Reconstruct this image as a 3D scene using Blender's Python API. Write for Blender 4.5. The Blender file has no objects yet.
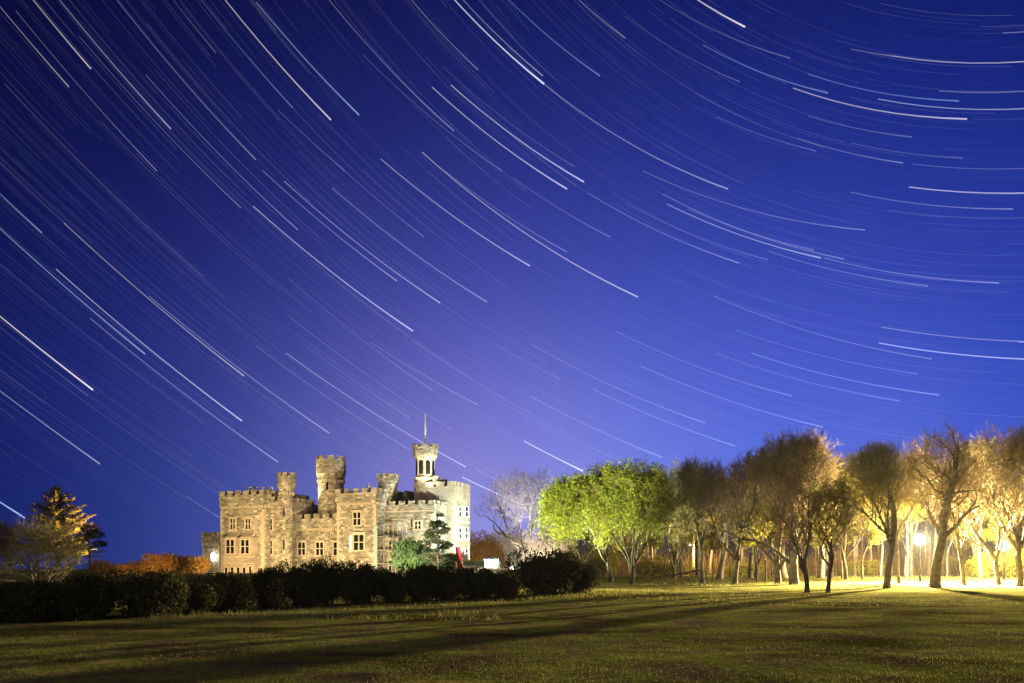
import bpy, math, random
import numpy as np
from mathutils import Vector
R = math.radians
F, HOR, CX, CAMZ = 800.0, 568.0, 512.0, 1.8
sc = bpy.context.scene
C = sc.collection
# ------------------------------------------------------------------ camera
cam = bpy.data.cameras.new('camera'); cam.lens = 36 * F / 1024; cam.sensor_width = 36
cam.shift_y = (HOR - 341.5) / 1024; cam.clip_start = 0.1; cam.clip_end = 9000
co = bpy.data.objects.new('camera', cam); C.objects.link(co)
co.location = (0, 0, CAMZ); co.rotation_euler = (R(90), 0, 0); sc.camera = co
# ------------------------------------------------------------------ render settings
sc.view_settings.view_transform = 'Standard'; sc.view_settings.look = 'None'
sc.view_settings.gamma = 1; sc.view_settings.exposure = 0; sc.view_settings.use_curve_mapping = False
cy = sc.cycles
cy.max_bounces = 4; cy.diffuse_bounces = 2; cy.glossy_bounces = 2; cy.transmission_bounces = 2
cy.transparent_max_bounces = 40; cy.sample_clamp_indirect = 4; cy.caustics_reflective = False; cy.caustics_refractive = False
# ------------------------------------------------------------------ night sky
def gdir(px, py):
    v = np.array([(px - CX) / F, 1.0, (HOR - py) / F]); return v / np.linalg.norm(v)
W = bpy.data.worlds.new('World'); sc.world = W; W.use_nodes = True
nt = W.node_tree; nt.nodes.clear()
def N(t, **k):
    n = nt.nodes.new(t)
    for a, b in k.items(): setattr(n, a, b)
    return n
def L(a, b): nt.links.new(a, b)
def math_(op, a, b=None, c=None):
    n = N('ShaderNodeMath', operation=op)
    for i, v in enumerate((a, b, c)):
        if v is None: continue
        if isinstance(v, (int, float)): n.inputs[i].default_value = v
        else: L(v, n.inputs[i])
    return n.outputs[0]
tc = N('ShaderNodeTexCoord'); nrm = N('ShaderNodeVectorMath', operation='NORMALIZE'); L(tc.outputs['Generated'], nrm.inputs[0])
sep = N('ShaderNodeSeparateXYZ'); L(nrm.outputs[0], sep.inputs[0])
elev = math_('ARCSINE', sep.outputs[2])
elc = math_('MINIMUM', math_('MAXIMUM', elev, 0.0), 0.8)
azi = math_('MINIMUM', math_('MAXIMUM', math_('ARCTAN2', sep.outputs[0], sep.outputs[1]), -0.8), 0.8)
dg = N('ShaderNodeVectorMath', operation='DOT_PRODUCT'); L(nrm.outputs[0], dg.inputs[0]); dg.inputs[1].default_value = gdir(430, 510)   # town glow
ag = math_('ARCCOSINE', math_('MINIMUM', dg.outputs['Value'], 0.99999))
glow = math_('EXPONENT', math_('MULTIPLY', math_('MULTIPLY', ag, ag), -0.5 / R(14) ** 2))
COEF = [(None, (-2.72, -2.05, -0.47)), (azi, (2.20, 1.95, 1.3806)), (elc, (-1.1364, -1.6754, -0.2643)), (math_('MULTIPLY', azi, azi), (-4.1573, -3.2455, -2.17)),
        (math_('MULTIPLY', elc, elc), (-5.1089, -4.3534, -4.2916)), (math_('MULTIPLY', azi, elc), (-2.7263, -1.1705, -0.3148)), (glow, (1.6277, 0.9633, 0.2397))]
acc = None
for src, col in COEF:
    if src is None:
        n_ = N('ShaderNodeCombineXYZ')
        for i in range(3): n_.inputs[i].default_value = col[i]
        acc = n_.outputs[0]; continue
    s = N('ShaderNodeVectorMath', operation='SCALE'); s.inputs[0].default_value = col; L(src, s.inputs['Scale'])
    ad = N('ShaderNodeVectorMath', operation='ADD'); L(acc, ad.inputs[0]); L(s.outputs[0], ad.inputs[1]); acc = ad.outputs[0]
sp = N('ShaderNodeSeparateXYZ'); L(acc, sp.inputs[0]); cb = N('ShaderNodeCombineXYZ')
for i in range(3): L(math_('EXPONENT', sp.outputs[i]), cb.inputs[i])
acc = cb.outputs[0]
bg = N('ShaderNodeBackground'); L(acc, bg.inputs[0]); bg.inputs[1].default_value = 1.0
out = N('ShaderNodeOutputWorld'); L(bg.outputs[0], out.inputs[0])
# moon: weak, soft sun lamp added to brighten crowns and lawn, high behind the camera's left shoulder
sl = bpy.data.lights.new('fill_sun', 'SUN'); sl.energy = .58; sl.angle = R(6); sl.color = (1.0, .90, .74)
so = bpy.data.objects.new('fill_sun', sl); C.objects.link(so); so.rotation_euler = (R(52), 0, R(-28))
# ------------------------------------------------------------------ helpers
def tag(o, label=None, cat=None, group=None, kind=None):
    for k, v in (('label', label), ('category', cat), ('group', group), ('kind', kind)):
        if v: o[k] = v
    return o
def empty(name, loc, label, cat, group=None, rz=0, scale=None):
    o = bpy.data.objects.new(name, None); C.objects.link(o); o.location = loc; o.rotation_euler = (0, 0, rz)
    if scale is not None: o.scale = scale
    return tag(o, label, cat, group)
def sstep(a, b, x):
    t = min(1, max(0, (x - a) / (b - a))); return t * t * (3 - 2 * t)
def ground_z(x, y):
    r = sstep(70, 98, y)
    left = sstep(-25, -60, x) if False else 0
    z = 0.72 * r + 0.35 * sstep(100, 125, y)
    z += 0.30 * math.exp(-((x - 5) / 9) ** 2 - ((y - 52) / 9) ** 2)          # bank below the green trees
    z += 0.05 * math.sin(x * .21 + 1.3) * math.sin(y * .17) * min(1, y / 30)
    return z
def at(px, Y, py=None):
    x = (px - CX) / F * Y
    return (x, Y, ground_z(x, Y) if py is None else CAMZ - (py - HOR) / F * Y)
def zat(py, Y): return CAMZ - (py - HOR) / F * Y
class MB:
    def __init__(s): s.v = []; s.f = []
    def poly(s, vs, fs):
        n = len(s.v); s.v += [tuple(p) for p in vs]; s.f += [tuple(i + n for i in f) for f in fs]
    def box(s, x0, x1, y0, y1, z0, z1):
        s.poly([(x0, y0, z0), (x1, y0, z0), (x1, y1, z0), (x0, y1, z0), (x0, y0, z1), (x1, y0, z1), (x1, y1, z1), (x0, y1, z1)],
               [(0, 3, 2, 1), (4, 5, 6, 7), (0, 1, 5, 4), (1, 2, 6, 5), (2, 3, 7, 6), (3, 0, 4, 7)])
    def lathe(s, cx, cy, prof, n=24, a0=0, cap=True):
        vs = []; fs = []
        for r, z in prof:
            for i in range(n):
                a = a0 + 2 * math.pi * i / n; vs.append((cx + r * math.cos(a), cy + r * math.sin(a), z))
        for k in range(len(prof) - 1):
            for i in range(n):
                j = (i + 1) % n; fs.append((k * n + i, k * n + j, (k + 1) * n + j, (k + 1) * n + i))
        if cap:
            fs.append(tuple(range(n - 1, -1, -1))); fs.append(tuple((len(prof) - 1) * n + i for i in range(n)))
        s.poly(vs, fs)
    def tube(s, pts, rad, n=6):
        vs, fs = tube_arrays([Vector(p) for p in pts], rad if hasattr(rad, '__len__') else [rad] * len(pts), n)
        s.poly(vs, fs)
    def build(s, name, mat, parent=None, smooth=False):
        me = bpy.data.meshes.new(name); me.from_pydata(s.v, [], s.f); me.materials.append(mat); me.update()
        if smooth: me.polygons.foreach_set('use_smooth', [True] * len(me.polygons))
        o = bpy.data.objects.new(name, me); C.objects.link(o)
        if parent: o.parent = parent
        return o
def tube_arrays(pts, rad, n):
    vs = []; fs = []; up = None
    m = len(pts)
    for k in range(m):
        t = (pts[min(k + 1, m - 1)] - pts[max(k - 1, 0)]); t.normalize()
        if up is None:
            up = Vector((1, 0, 0)) if abs(t.x) < .8 else Vector((0, 1, 0))
        a = (up - t * up.dot(t)); a.normalize(); b = t.cross(a); up = a
        for i in range(n):
            w = 2 * math.pi * i / n
            vs.append(pts[k] + (a * math.cos(w) + b * math.sin(w)) * rad[k])
    for k in range(m - 1):
        for i in range(n):
            j = (i + 1) % n; fs.append((k * n + i, k * n + j, (k + 1) * n + j, (k + 1) * n + i))
    fs.append(tuple(range(n - 1, -1, -1))); fs.append(tuple((m - 1) * n + i for i in range(n)))
    return vs, fs
def quad_mesh(name, V, mat, mat2=None, sel=None):
    """V: (n,4,3) quads in one mesh"""
    n = len(V); me = bpy.data.meshes.new(name)
    me.vertices.add(n * 4); me.vertices.foreach_set('co', np.ascontiguousarray(V, np.float32).ravel())
    me.loops.add(n * 4); me.loops.foreach_set('vertex_index', np.arange(n * 4, dtype=np.int32))
    me.polygons.add(n); me.polygons.foreach_set('loop_start', np.arange(0, n * 4, 4, dtype=np.int32))
    me.materials.append(mat)
    if mat2:
        me.materials.append(mat2); me.polygons.foreach_set('material_index', sel.astype(np.int32))
    me.update(calc_edges=True); return me
def link(name, me, parent=None):
    o = bpy.data.objects.new(name, me); C.objects.link(o)
    if parent: o.parent = parent
    return o
# ------------------------------------------------------------------ materials
def mat(name, col, rough=.85, col2=None, nscale=3, bump=0, bscale=20, transl=0, spec=.0, metallic=0, detail=6, objspace=True, rnd=0):
    m = bpy.data.materials.new(name); m.use_nodes = True; t = m.node_tree; b = t.nodes['Principled BSDF']
    b.inputs['Roughness'].default_value = rough; b.inputs['Base Color'].default_value = (*col, 1)
    b.inputs['Specular IOR Level'].default_value = spec; b.inputs['Metallic'].default_value = metallic
    g = t.nodes.new('ShaderNodeTexCoord'); src = g.outputs['Object']
    colout = None
    if col2:
        n = t.nodes.new('ShaderNodeTexNoise'); n.inputs['Scale'].default_value = nscale; n.inputs['Detail'].default_value = detail
        t.links.new(src, n.inputs['Vector'])
        r = t.nodes.new('ShaderNodeValToRGB'); r.color_ramp.elements[0].position = .36; r.color_ramp.elements[1].position = .64
        r.color_ramp.elements[0].color = (*col, 1); r.color_ramp.elements[1].color = (*col2, 1)
        t.links.new(n.outputs[0], r.inputs[0]); colout = r.outputs[0]
        t.links.new(colout, b.inputs['Base Color'])
    if bump:
        n2 = t.nodes.new('ShaderNodeTexNoise'); n2.inputs['Scale'].default_value = bscale; n2.inputs['Detail'].default_value = 5
        t.links.new(src, n2.inputs['Vector']); bp = t.nodes.new('ShaderNodeBump'); bp.inputs['Strength'].default_value = bump
        bp.inputs['Distance'].default_value = .05
        t.links.new(n2.outputs[0], bp.inputs['Height']); t.links.new(bp.outputs[0], b.inputs['Normal'])
    if transl:
        tr = t.nodes.new('ShaderNodeBsdfTranslucent'); tr.inputs[0].default_value = (*[min(1, c * 1.15) for c in col], 1)
        if colout: t.links.new(colout, tr.inputs[0])
        mx = t.nodes.new('ShaderNodeMixShader'); mx.inputs[0].default_value = transl
        o = t.nodes['Material Output']; t.links.new(b.outputs[0], mx.inputs[1]); t.links.new(tr.outputs[0], mx.inputs[2]); t.links.new(mx.outputs[0], o.inputs[0])
    return m
def lamp_glass(name, col, s):
    # frosted glass: lets the bulb's light through and adds a wide glow standing in for the lamp's glare
    m = bpy.data.materials.new(name); m.use_nodes = True; t = m.node_tree; t.nodes.clear()
    e = t.nodes.new('ShaderNodeEmission'); e.inputs[0].default_value = (*col, 1); e.inputs[1].default_value = s
    tr = t.nodes.new('ShaderNodeBsdfTransparent'); ad = t.nodes.new('ShaderNodeAddShader'); o = t.nodes.new('ShaderNodeOutputMaterial')
    t.links.new(tr.outputs[0], ad.inputs[0]); t.links.new(e.outputs[0], ad.inputs[1]); t.links.new(ad.outputs[0], o.inputs[0]); m.cycles.emission_sampling = 'NONE'; return m
def emit(name, col, s, sample=True):
    m = bpy.data.materials.new(name); m.use_nodes = True; t = m.node_tree; t.nodes.clear()
    e = t.nodes.new('ShaderNodeEmission'); e.inputs[0].default_value = (*col, 1); e.inputs[1].default_value = s
    o = t.nodes.new('ShaderNodeOutputMaterial'); t.links.new(e.outputs[0], o.inputs[0])
    if not sample: m.cycles.emission_sampling = 'NONE'
    return m
M = {}
M['bark'] = mat('bark', (.055, .045, .032), col2=(.12, .10, .07), nscale=2.5, bump=.6, bscale=9)
M['bark_pale'] = mat('bark_pale', (.15, .13, .095), col2=(.30, .265, .20), nscale=2, bump=.5, bscale=8)  # paler copy of bark, lamplight on the trunks put into its colour
M['twig'] = mat('twig', (.17, .13, .085), col2=(.26, .21, .12), nscale=.6)
M['twig_olive'] = mat('twig_olive', (.17, .155, .06), col2=(.26, .21, .09), nscale=.6)
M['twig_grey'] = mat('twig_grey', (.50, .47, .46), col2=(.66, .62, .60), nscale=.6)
M['leaf_green'] = mat('leaf_green', (.15, .19, .020), col2=(.27, .28, .04), nscale=.5, transl=.35, rough=.6)
M['leaf_mid'] = mat('leaf_mid', (.035, .065, .022), col2=(.07, .11, .035), nscale=.9, transl=.2)
M['leaf_yellow'] = mat('leaf_yellow', (.22, .20, .03), col2=(.32, .27, .05), nscale=.7, transl=.35, rough=.6)
M['leaf_dark'] = mat('leaf_dark', (.026, .030, .012), col2=(.056, .052, .022), nscale=1.2, rough=.55, transl=.1)
M['leaf_orange'] = mat('leaf_orange', (.26, .13, .03), col2=(.36, .22, .06), nscale=.6, transl=.3)
M['needle_gold'] = mat('needle_gold', (.16, .12, .03), col2=(.28, .21, .06), nscale=.8, transl=.15)
M['needle_dark'] = mat('needle_dark', (.03, .045, .02), col2=(.06, .085, .04), nscale=1, transl=.1)
M['brush'] = mat('brush', (.10, .06, .025), col2=(.19, .12, .05), nscale=.35)
M['metal_dark'] = mat('metal_dark', (.03, .03, .032), rough=.5, metallic=.4)
M['wood_mass'] = mat('wood_mass', (.06, .048, .022), col2=(.10, .08, .035), nscale=.4)
M['metal'] = mat('metal', (.35, .37, .37), rough=.45, metallic=.6)
M['glass'] = mat('glass', (.012, .012, .014), rough=.15, spec=.5)
M['white_paint'] = mat('white_paint', (.72, .74, .70), col2=(.62, .64, .60), nscale=1.5, rough=.7)
M['slate'] = mat('slate', (.06, .05, .055), col2=(.11, .09, .09), nscale=3, rough=.6)
M['trim'] = mat('trim', (.50, .40, .27), col2=(.40, .31, .20), nscale=2.2, bump=.3, bscale=12)
M['clay'] = mat('clay', (.62, .58, .52), col2=(.5, .46, .40), nscale=3)
M['red'] = mat('red', (.28, .02, .025), rough=.8)
M['teal_tint'] = mat('teal_tint', (.22, .32, .28), col2=(.30, .38, .34), nscale=4)
M['board'] = mat('board', (.34, .28, .18), col2=(.45, .38, .26), nscale=5)
M['green_roof'] = mat('green_roof', (.10, .17, .11), col2=(.14, .22, .15), nscale=2)
M['rubble'] = mat('rubble', (.30, .24, .18), col2=(.42, .35, .27), nscale=4, bump=.8, bscale=6)
def stone_mat(name, pal, mortar, sx=1.0):
    m = bpy.data.materials.new(name); m.use_nodes = True; t = m.node_tree; b = t.nodes['Principled BSDF']; b.inputs['Roughness'].default_value = .9
    b.inputs['Specular IOR Level'].default_value = .15
    g = t.nodes.new('ShaderNodeTexCoord'); s = t.nodes.new('ShaderNodeSeparateXYZ'); t.links.new(g.outputs['Object'], s.inputs[0])
    a = t.nodes.new('ShaderNodeMath'); a.operation = 'ADD'; t.links.new(s.outputs[0], a.inputs[0]); t.links.new(s.outputs[1], a.inputs[1])
    c = t.nodes.new('ShaderNodeCombineXYZ'); t.links.new(a.outputs[0], c.inputs[0]); t.links.new(s.outputs[2], c.inputs[1])
    nz = t.nodes.new('ShaderNodeTexNoise'); nz.inputs['Scale'].default_value = 1.7; t.links.new(g.outputs['Object'], nz.inputs['Vector'])
    ad = t.nodes.new('ShaderNodeVectorMath'); ad.operation = 'MULTIPLY_ADD'; ad.inputs[1].default_value = (.25, .12, 0)
    t.links.new(nz.outputs['Color'], ad.inputs[0]); t.links.new(c.outputs[0], ad.inputs[2])
    br = t.nodes.new('ShaderNodeTexBrick'); t.links.new(ad.outputs[0], br.inputs['Vector']); br.inputs['Scale'].default_value = 1
    br.inputs['Brick Width'].default_value = .62 * sx; br.inputs['Row Height'].default_value = .30; br.inputs['Mortar Size'].default_value = .025
    br.inputs['Color1'].default_value = (0, 0, 0, 1); br.inputs['Color2'].default_value = (1, 1, 1, 1); br.inputs['Mortar'].default_value = (.5, .5, .5, 1); br.inputs['Bias'].default_value = 0
    rp = t.nodes.new('ShaderNodeValToRGB'); t.links.new(br.outputs['Color'], rp.inputs[0]); cr = rp.color_ramp
    cr.elements[0].color = (*pal[0], 1); cr.elements[1].color = (*pal[-1], 1)
    for i, p in enumerate(pal[1:-1]):
        e = cr.elements.new((i + 1) / (len(pal) - 1)); e.color = (*p, 1)
    mx = t.nodes.new('ShaderNodeMix'); mx.data_type = 'RGBA'; t.links.new(br.outputs['Fac'], mx.inputs['Factor']); t.links.new(rp.outputs[0], mx.inputs['A']); mx.inputs['B'].default_value = (*mortar, 1)
    n2 = t.nodes.new('ShaderNodeTexNoise'); n2.inputs['Scale'].default_value = .45; n2.inputs['Detail'].default_value = 7; n2.inputs['Roughness'].default_value = .65; t.links.new(g.outputs['Object'], n2.inputs['Vector'])
    r2 = t.nodes.new('ShaderNodeMapRange'); r2.inputs[1].default_value = .35; r2.inputs[2].default_value = .65; r2.inputs[3].default_value = .6; r2.inputs[4].default_value = 1.15; t.links.new(n2.outputs[0], r2.inputs[0])
    sc_ = t.nodes.new('ShaderNodeVectorMath'); sc_.operation = 'SCALE'; t.links.new(mx.outputs['Result'], sc_.inputs[0]); t.links.new(r2.outputs[0], sc_.inputs['Scale'])
    t.links.new(sc_.outputs[0], b.inputs['Base Color'])
    bp = t.nodes.new('ShaderNodeBump'); bp.inputs['Strength'].default_value = .8; bp.inputs['Distance'].default_value = .06; bp.invert = True
    t.links.new(br.outputs['Fac'], bp.inputs['Height']); t.links.new(bp.outputs[0], b.inputs['Normal'])
    return m
M['stone'] = stone_mat('stone', [(.12, .10, .075), (.25, .21, .15), (.38, .32, .215), (.18, .155, .115), (.31, .26, .175), (.55, .485, .35)], (.35, .29, .185))
M['ashlar'] = stone_mat('ashlar', [(.34, .27, .18), (.42, .34, .23), (.38, .31, .21)], (.26, .2, .14), 1.3)
# ------------------------------------------------------------------ castle, in its own frame: u along the main front, v into the building
TH = R(22); OX, OY = (455 - CX) / F * 122, 122.0
cs, sn = math.cos(TH), math.sin(TH)
GZ = 0.5
def U(px, v):
    k = (px - CX) / F; return (k * (OY + v * cs) - OX - v * sn) / (cs + k * sn)
def Vp(px, u):
    k = (px - CX) / F; return (k * (OY - u * sn) - OX - u * cs) / (sn - k * cs)
def Zc(py, u, v): return zat(py, OY - u * sn + v * cs)
castle = empty('castle', (OX, OY, 0), 'floodlit crenellated stone castle with round towers behind the dark hedge', 'castle', rz=-TH)
def merlons(mb, u0, u1, v0, v1, z, h=.75, w=.95, gap=.75, th=.4, sides='FRBL'):
    def run(a, b, fn):
        n = max(1, int(round((b - a + gap) / (w + gap)))); step = (b - a + gap) / n if n > 1 else 0; ww = step - gap if n > 1 else b - a
        for i in range(n): fn(a + i * step, a + i * step + ww)
    if 'F' in sides: run(u0, u1, lambda a, b: mb.box(a, b, v0, v0 + th, z, z + h))
    if 'B' in sides: run(u0, u1, lambda a, b: mb.box(a, b, v1 - th, v1, z, z + h))
    if 'R' in sides: run(v0 + th + gap * .6, v1 - th - gap * .6, lambda a, b: mb.box(u1 - th, u1, a, b, z, z + h))
    if 'L' in sides: run(v0 + th + gap * .6, v1 - th - gap * .6, lambda a, b: mb.box(u0, u0 + th, a, b, z, z + h))
def block(name, u0, u1, v0, v1, ztop, par=1.5, proud=.16, corbels=True, mat_='stone', mh=.7, mw=.95, gap=.7, quoin=True, z0=GZ):
    b = MB(); zt = ztop - mh
    b.box(u0, u1, v0, v1, z0, zt - par)
    w = b.build(name, M[mat_], castle)
    p = MB(); e = proud; th = .4
    p.box(u0 - e, u1 + e, v0 - e, v0 - e + th, zt - par, zt); p.box(u0 - e, u1 + e, v1 + e - th, v1 + e, zt - par, zt)
    p.box(u0 - e, u0 - e + th, v0 - e + th, v1 + e - th, zt - par, zt); p.box(u1 + e - th, u1 + e, v0 - e + th, v1 + e - th, zt - par, zt)
    merlons(p, u0 - e, u1 + e, v0 - e, v1 + e, zt + .001, mh, mw, gap, th)
    p.build('parapet', M[mat_], w)
    if corbels:
        c = MB(); zz = zt - par
        n = int((u1 - u0) / .42)
        for i in range(n):
            a = u0 + (i + .5) * (u1 - u0) / n; c.box(a - .12, a + .12, v0 - e + .01, v0 - .001, zz - .38, zz - .003)
        n = int((v1 - v0) / .42)
        for i in range(n):
            a = v0 + (i + .5) * (v1 - v0) / n; c.box(u1 + .001, u1 + e - .01, a - .12, a + .12, zz - .38, zz - .003)
        c.build('corbel_table', M['trim'], w)
    if quoin:
        q = MB(); z = z0; i = 0
        while z < zt - par - .8:
            l = .62 if i % 2 else .36
            for (uu, s) in ((u0, 1), (u1, -1)):
                a, bb = sorted((uu, uu + s * l))
                q.box(a - (.02 if s > 0 else 0), bb + (.02 if s < 0 else 0), v0 - .025, v0 - .002, z, z + .42)
            q.box(u1 + .002, u1 + .025, v0, v0 + (.36 if i % 2 else .62), z, z + .42)
            z += .45; i += 1
        q.build('quoins', M['trim'], w)
    s = MB(); s.box(u0 + .26, u1 - .26, v0 + .26, v1 - .26, zt - par + .004, zt - par + .12); s.build('flat_roof', M['slate'], w)
    return w
def window(face, a, pos, z, w, h, nx=2, ny=2, hood=True, sur=.22, arched=False, wide_left=0, mt='trim'):
    """face F: a = u centre, pos = v plane;  face R: a = v centre, pos = u plane facing +u. z = sill height"""
    def bx(mb, x0, x1, d0, d1, z0, z1):
        if face == 'F': mb.box(x0, x1, pos - d1, pos - d0, z0, z1)
        else: mb.box(pos + d0, pos + d1, x0, x1, z0, z1)
    m = MB(); x0, x1 = a - w / 2, a + w / 2
    bx(m, x0 - sur, x0, .003, .16, z, z + h); bx(m, x1, x1 + sur, .003, .16, z, z + h)
    bx(m, x0 - sur, x1 + sur, .003, .17, z + h + .002, z + h + sur)
    bx(m, x0 - sur - .08, x1 + sur + .08, .003, .24, z - .2, z - .002)
    if hood: bx(m, x0 - sur - .14, x1 + sur + .14, .003, .30, z + h + sur + .003, z + h + sur + .13)
    t = .075
    for i in range(1, nx): xx = x0 + w * i / nx; bx(m, xx - t, xx + t, .02, .13, z, z + h)
    for i in range(1, ny):
        zz = z + h * (i / ny if ny > 2 else .52)
        for j in range(nx): bx(m, x0 + w * j / nx + (t if j else 0), x0 + w * (j + 1) / nx - (t if j < nx - 1 else 0), .02, .115, zz - t * .8, zz + t * .8)
    o = m.build('window', M[mt], castle)
    g = MB(); bx(g, x0, x1, .004, .018, z, z + h); g.build('pane', M['glass'], o)
    return o
def winpx(face, px, pyt, pyb, plane, w, **k):
    if face == 'F': a = U(px, plane); u, v = a, plane
    else: a = Vp(px, plane); u, v = plane, a
    zt, zb = Zc(pyt, u, v), Zc(pyb, u, v)
    return window(face, a, plane, zb, w, zt - zb, **k)
def strip(name, u0, u1, v, z0, z1, d=.12, mt='trim', face='F'):
    m = MB()
    if face == 'F': m.box(u0, u1, v - d, v - .003, z0, z1)
    else: m.box(v + .003, v + d, u0, u1, z0, z1)
    return m.build(name, M[mt], castle)
# tower block at the right corner
u0 = U(414, 0); VD = Vp(470, 0)
TZ = Zc(481, 0, 0)
block('corner_block', u0, 0, 0, VD, TZ, par=1.5, proud=.02, corbels=False, mat_='ashlar', mw=1.15, gap=.6)
for px in (459.7, 466.3):
    for (t, b) in ((507, 516.5), (528, 538.5), (549, 558)): winpx('R', px, t, b, 0, 1.05, nx=1, ny=2, mt='white_paint', hood=False, sur=.1)
strip('string_course', 0.1, VD - .1, 0, Zc(522, 0, 2), Zc(522, 0, 2) + .16, face='R', mt='white_paint')
# stair-stepped parapet between tower and corner
m = MB(); uu = U(433, .6); m.box(uu, U(446, .6), .6, 1.1, TZ - .6, TZ + .45); m.box(uu, U(438, .6), .6, 1.1, TZ + .45, TZ + 1.0)
m.build('stepped_parapet', M['stone'], castle)
# right wing
RV = -4.2; r0, r1 = U(383, RV), U(434, RV); RZ = Zc(500, r1, RV)
block('right_wing', r0 - .6, r1, RV, 0, RZ, par=1.0, proud=.03, corbels=False, mh=.55, mat_='stone')
strip('string_course', r0, r1 - .1, RV, Zc(511, r1, RV), Zc(511, r1, RV) + .18)
winpx('F', 418, 521.5, 529, RV, 1.05, nx=2, ny=2, hood=False); winpx('F', 417, 541, 548, RV, 1.2, nx=2, ny=2)
winpx('F', 417, 555, 564, RV, 1.2, nx=2, ny=2)
winpx('R', 439, 518, 527, r1, .6, nx=1, ny=2, hood=False, mt='white_paint'); winpx('R', 439, 541, 552, r1, .6, nx=1, ny=2, hood=False, mt='white_paint')
# pale canted bay beside the scaffold
bu = U(396, RV); zb0, zb1 = GZ, Zc(536, bu, RV)
m = MB(); m.poly([(bu - 1.4, RV - .003, z) for z in (zb0, zb1)] + [(bu - .8, RV - 1.1, z) for z in (zb0, zb1)] + [(bu + .8, RV - 1.1, z) for z in (zb0, zb1)] + [(bu + 1.4, RV - .003, z) for z in (zb0, zb1)],
      [(0, 2, 3, 1), (2, 4, 5, 3), (4, 6, 7, 5), (6, 0, 1, 7), (1, 3, 5, 7), (0, 6, 4, 2)]); m.build('bay', M['ashlar'], castle)
window('F', bu, RV - 1.1, zb1 - 2.2, 1.0, 1.5, nx=2, ny=2); window('F', bu, RV - 1.1, zb0 + .9, 1.0, 1.5, nx=2, ny=2)
m = MB(); m.box(bu - .55, bu + .55, RV - .35, RV - .003, zb1 + .2, zb1 + 2.2); m.build('oriel', M['ashlar'], castle)
# centre block
CV = -6.8; c0, c1 = U(337, CV), U(376, CV); CZ = Zc(487.5, c1, CV)
block('centre_block', c0, c1, CV, 3, CZ, par=1.45, proud=.2)
winpx('F', 357.3, 512.5, 525, CV, 1.3, nx=2, ny=2); winpx('F', 359, 535, 550, CV, 1.75, nx=2, ny=2, sur=.3)
m = MB(); a = U(351.5, CV); m.box(a - .33, a + .33, CV - .12, CV - .003, Zc(551, a, CV), Zc(535, a, CV)); m.build('shutter', M['white_paint'], castle)
strip('plinth', c0, c1, CV, GZ, Zc(563, c1, CV), d=.16)
# square turret on its roof, with finial and roof ridge
tu = U(388, -2.5); tz = Zc(476.5, tu, -2.5)
m = MB(); m.box(tu - 1.15, tu + 1.15, -3.5, -1.5, GZ + 4, tz); w_ = m.build('square_turret', M['stone'], castle)
m = MB(); m.box(tu - 1.3, tu + 1.3, -3.65, -1.35, tz - .9, tz - .001 - .3); merlons(m, tu - 1.3, tu + 1.3, -3.65, -1.35, tz - .3, .7, .5, .38, .35); m.build('parapet', M['stone'], w_)
fu = U(367, CV + .5); fz = Zc(489, fu, CV)
m = MB(); m.lathe(fu, CV + 1, [(.28, fz - .6), (.28, fz), (.36, fz + .06), (.2, fz + .2), (.3, fz + .45), (.22, fz + .7), (.04, fz + 1.05)], 10); m.build('finial', M['clay'], castle)
def gable(name, u0, u1, v0, v1, z0, z1):
    m = MB(); um = (u0 + u1) / 2
    m.poly([(u0, v0, z0), (u1, v0, z0), (um, v0, z1), (u0, v1, z0), (u1, v1, z0), (um, v1, z1)], [(0, 1, 2), (5, 4, 3), (0, 2, 5, 3), (1, 4, 5, 2), (0, 3, 4, 1)])
    return m.build(name, M['slate'], castle)
gable('pitched_roof', tu + .8, U(416, 0) , -1.2, 8, RZ - .6, Zc(490, U(398, 0), 0) - .2)
# recessed wing between the round towers
WV = -4.6; w0, w1 = U(288, WV), c0 + .3; WZ = Zc(514, w0 + 5, WV)
block('recessed_wing', w0, w1, WV, 4, WZ, par=1.55, proud=.18, quoin=False)
for px, w, n in ((302, 1.35, 2), (320, 1.35, 2), (336, .75, 1)): winpx('F', px, 542.5, 555, WV, w, nx=n, ny=2)
m = MB(); ru = U(296, 1); rz = Zc(496, ru, 1); re = U(322, 1); rz2 = Zc(514, re, 1)
m.poly([(ru - 3, .2, rz), (re, .2, rz2), (re, .2, WZ - 3), (ru - 3, .2, WZ - 3), (ru - 3, 7, rz), (re, 7, rz2), (re, 7, WZ - 3), (ru - 3, 7, WZ - 3)],
       [(0, 3, 2, 1), (4, 5, 6, 7), (0, 1, 5, 4), (1, 2, 6, 5), (2, 3, 7, 6), (3, 0, 4, 7)]); m.build('pitched_roof', M['slate'], castle)
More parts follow.
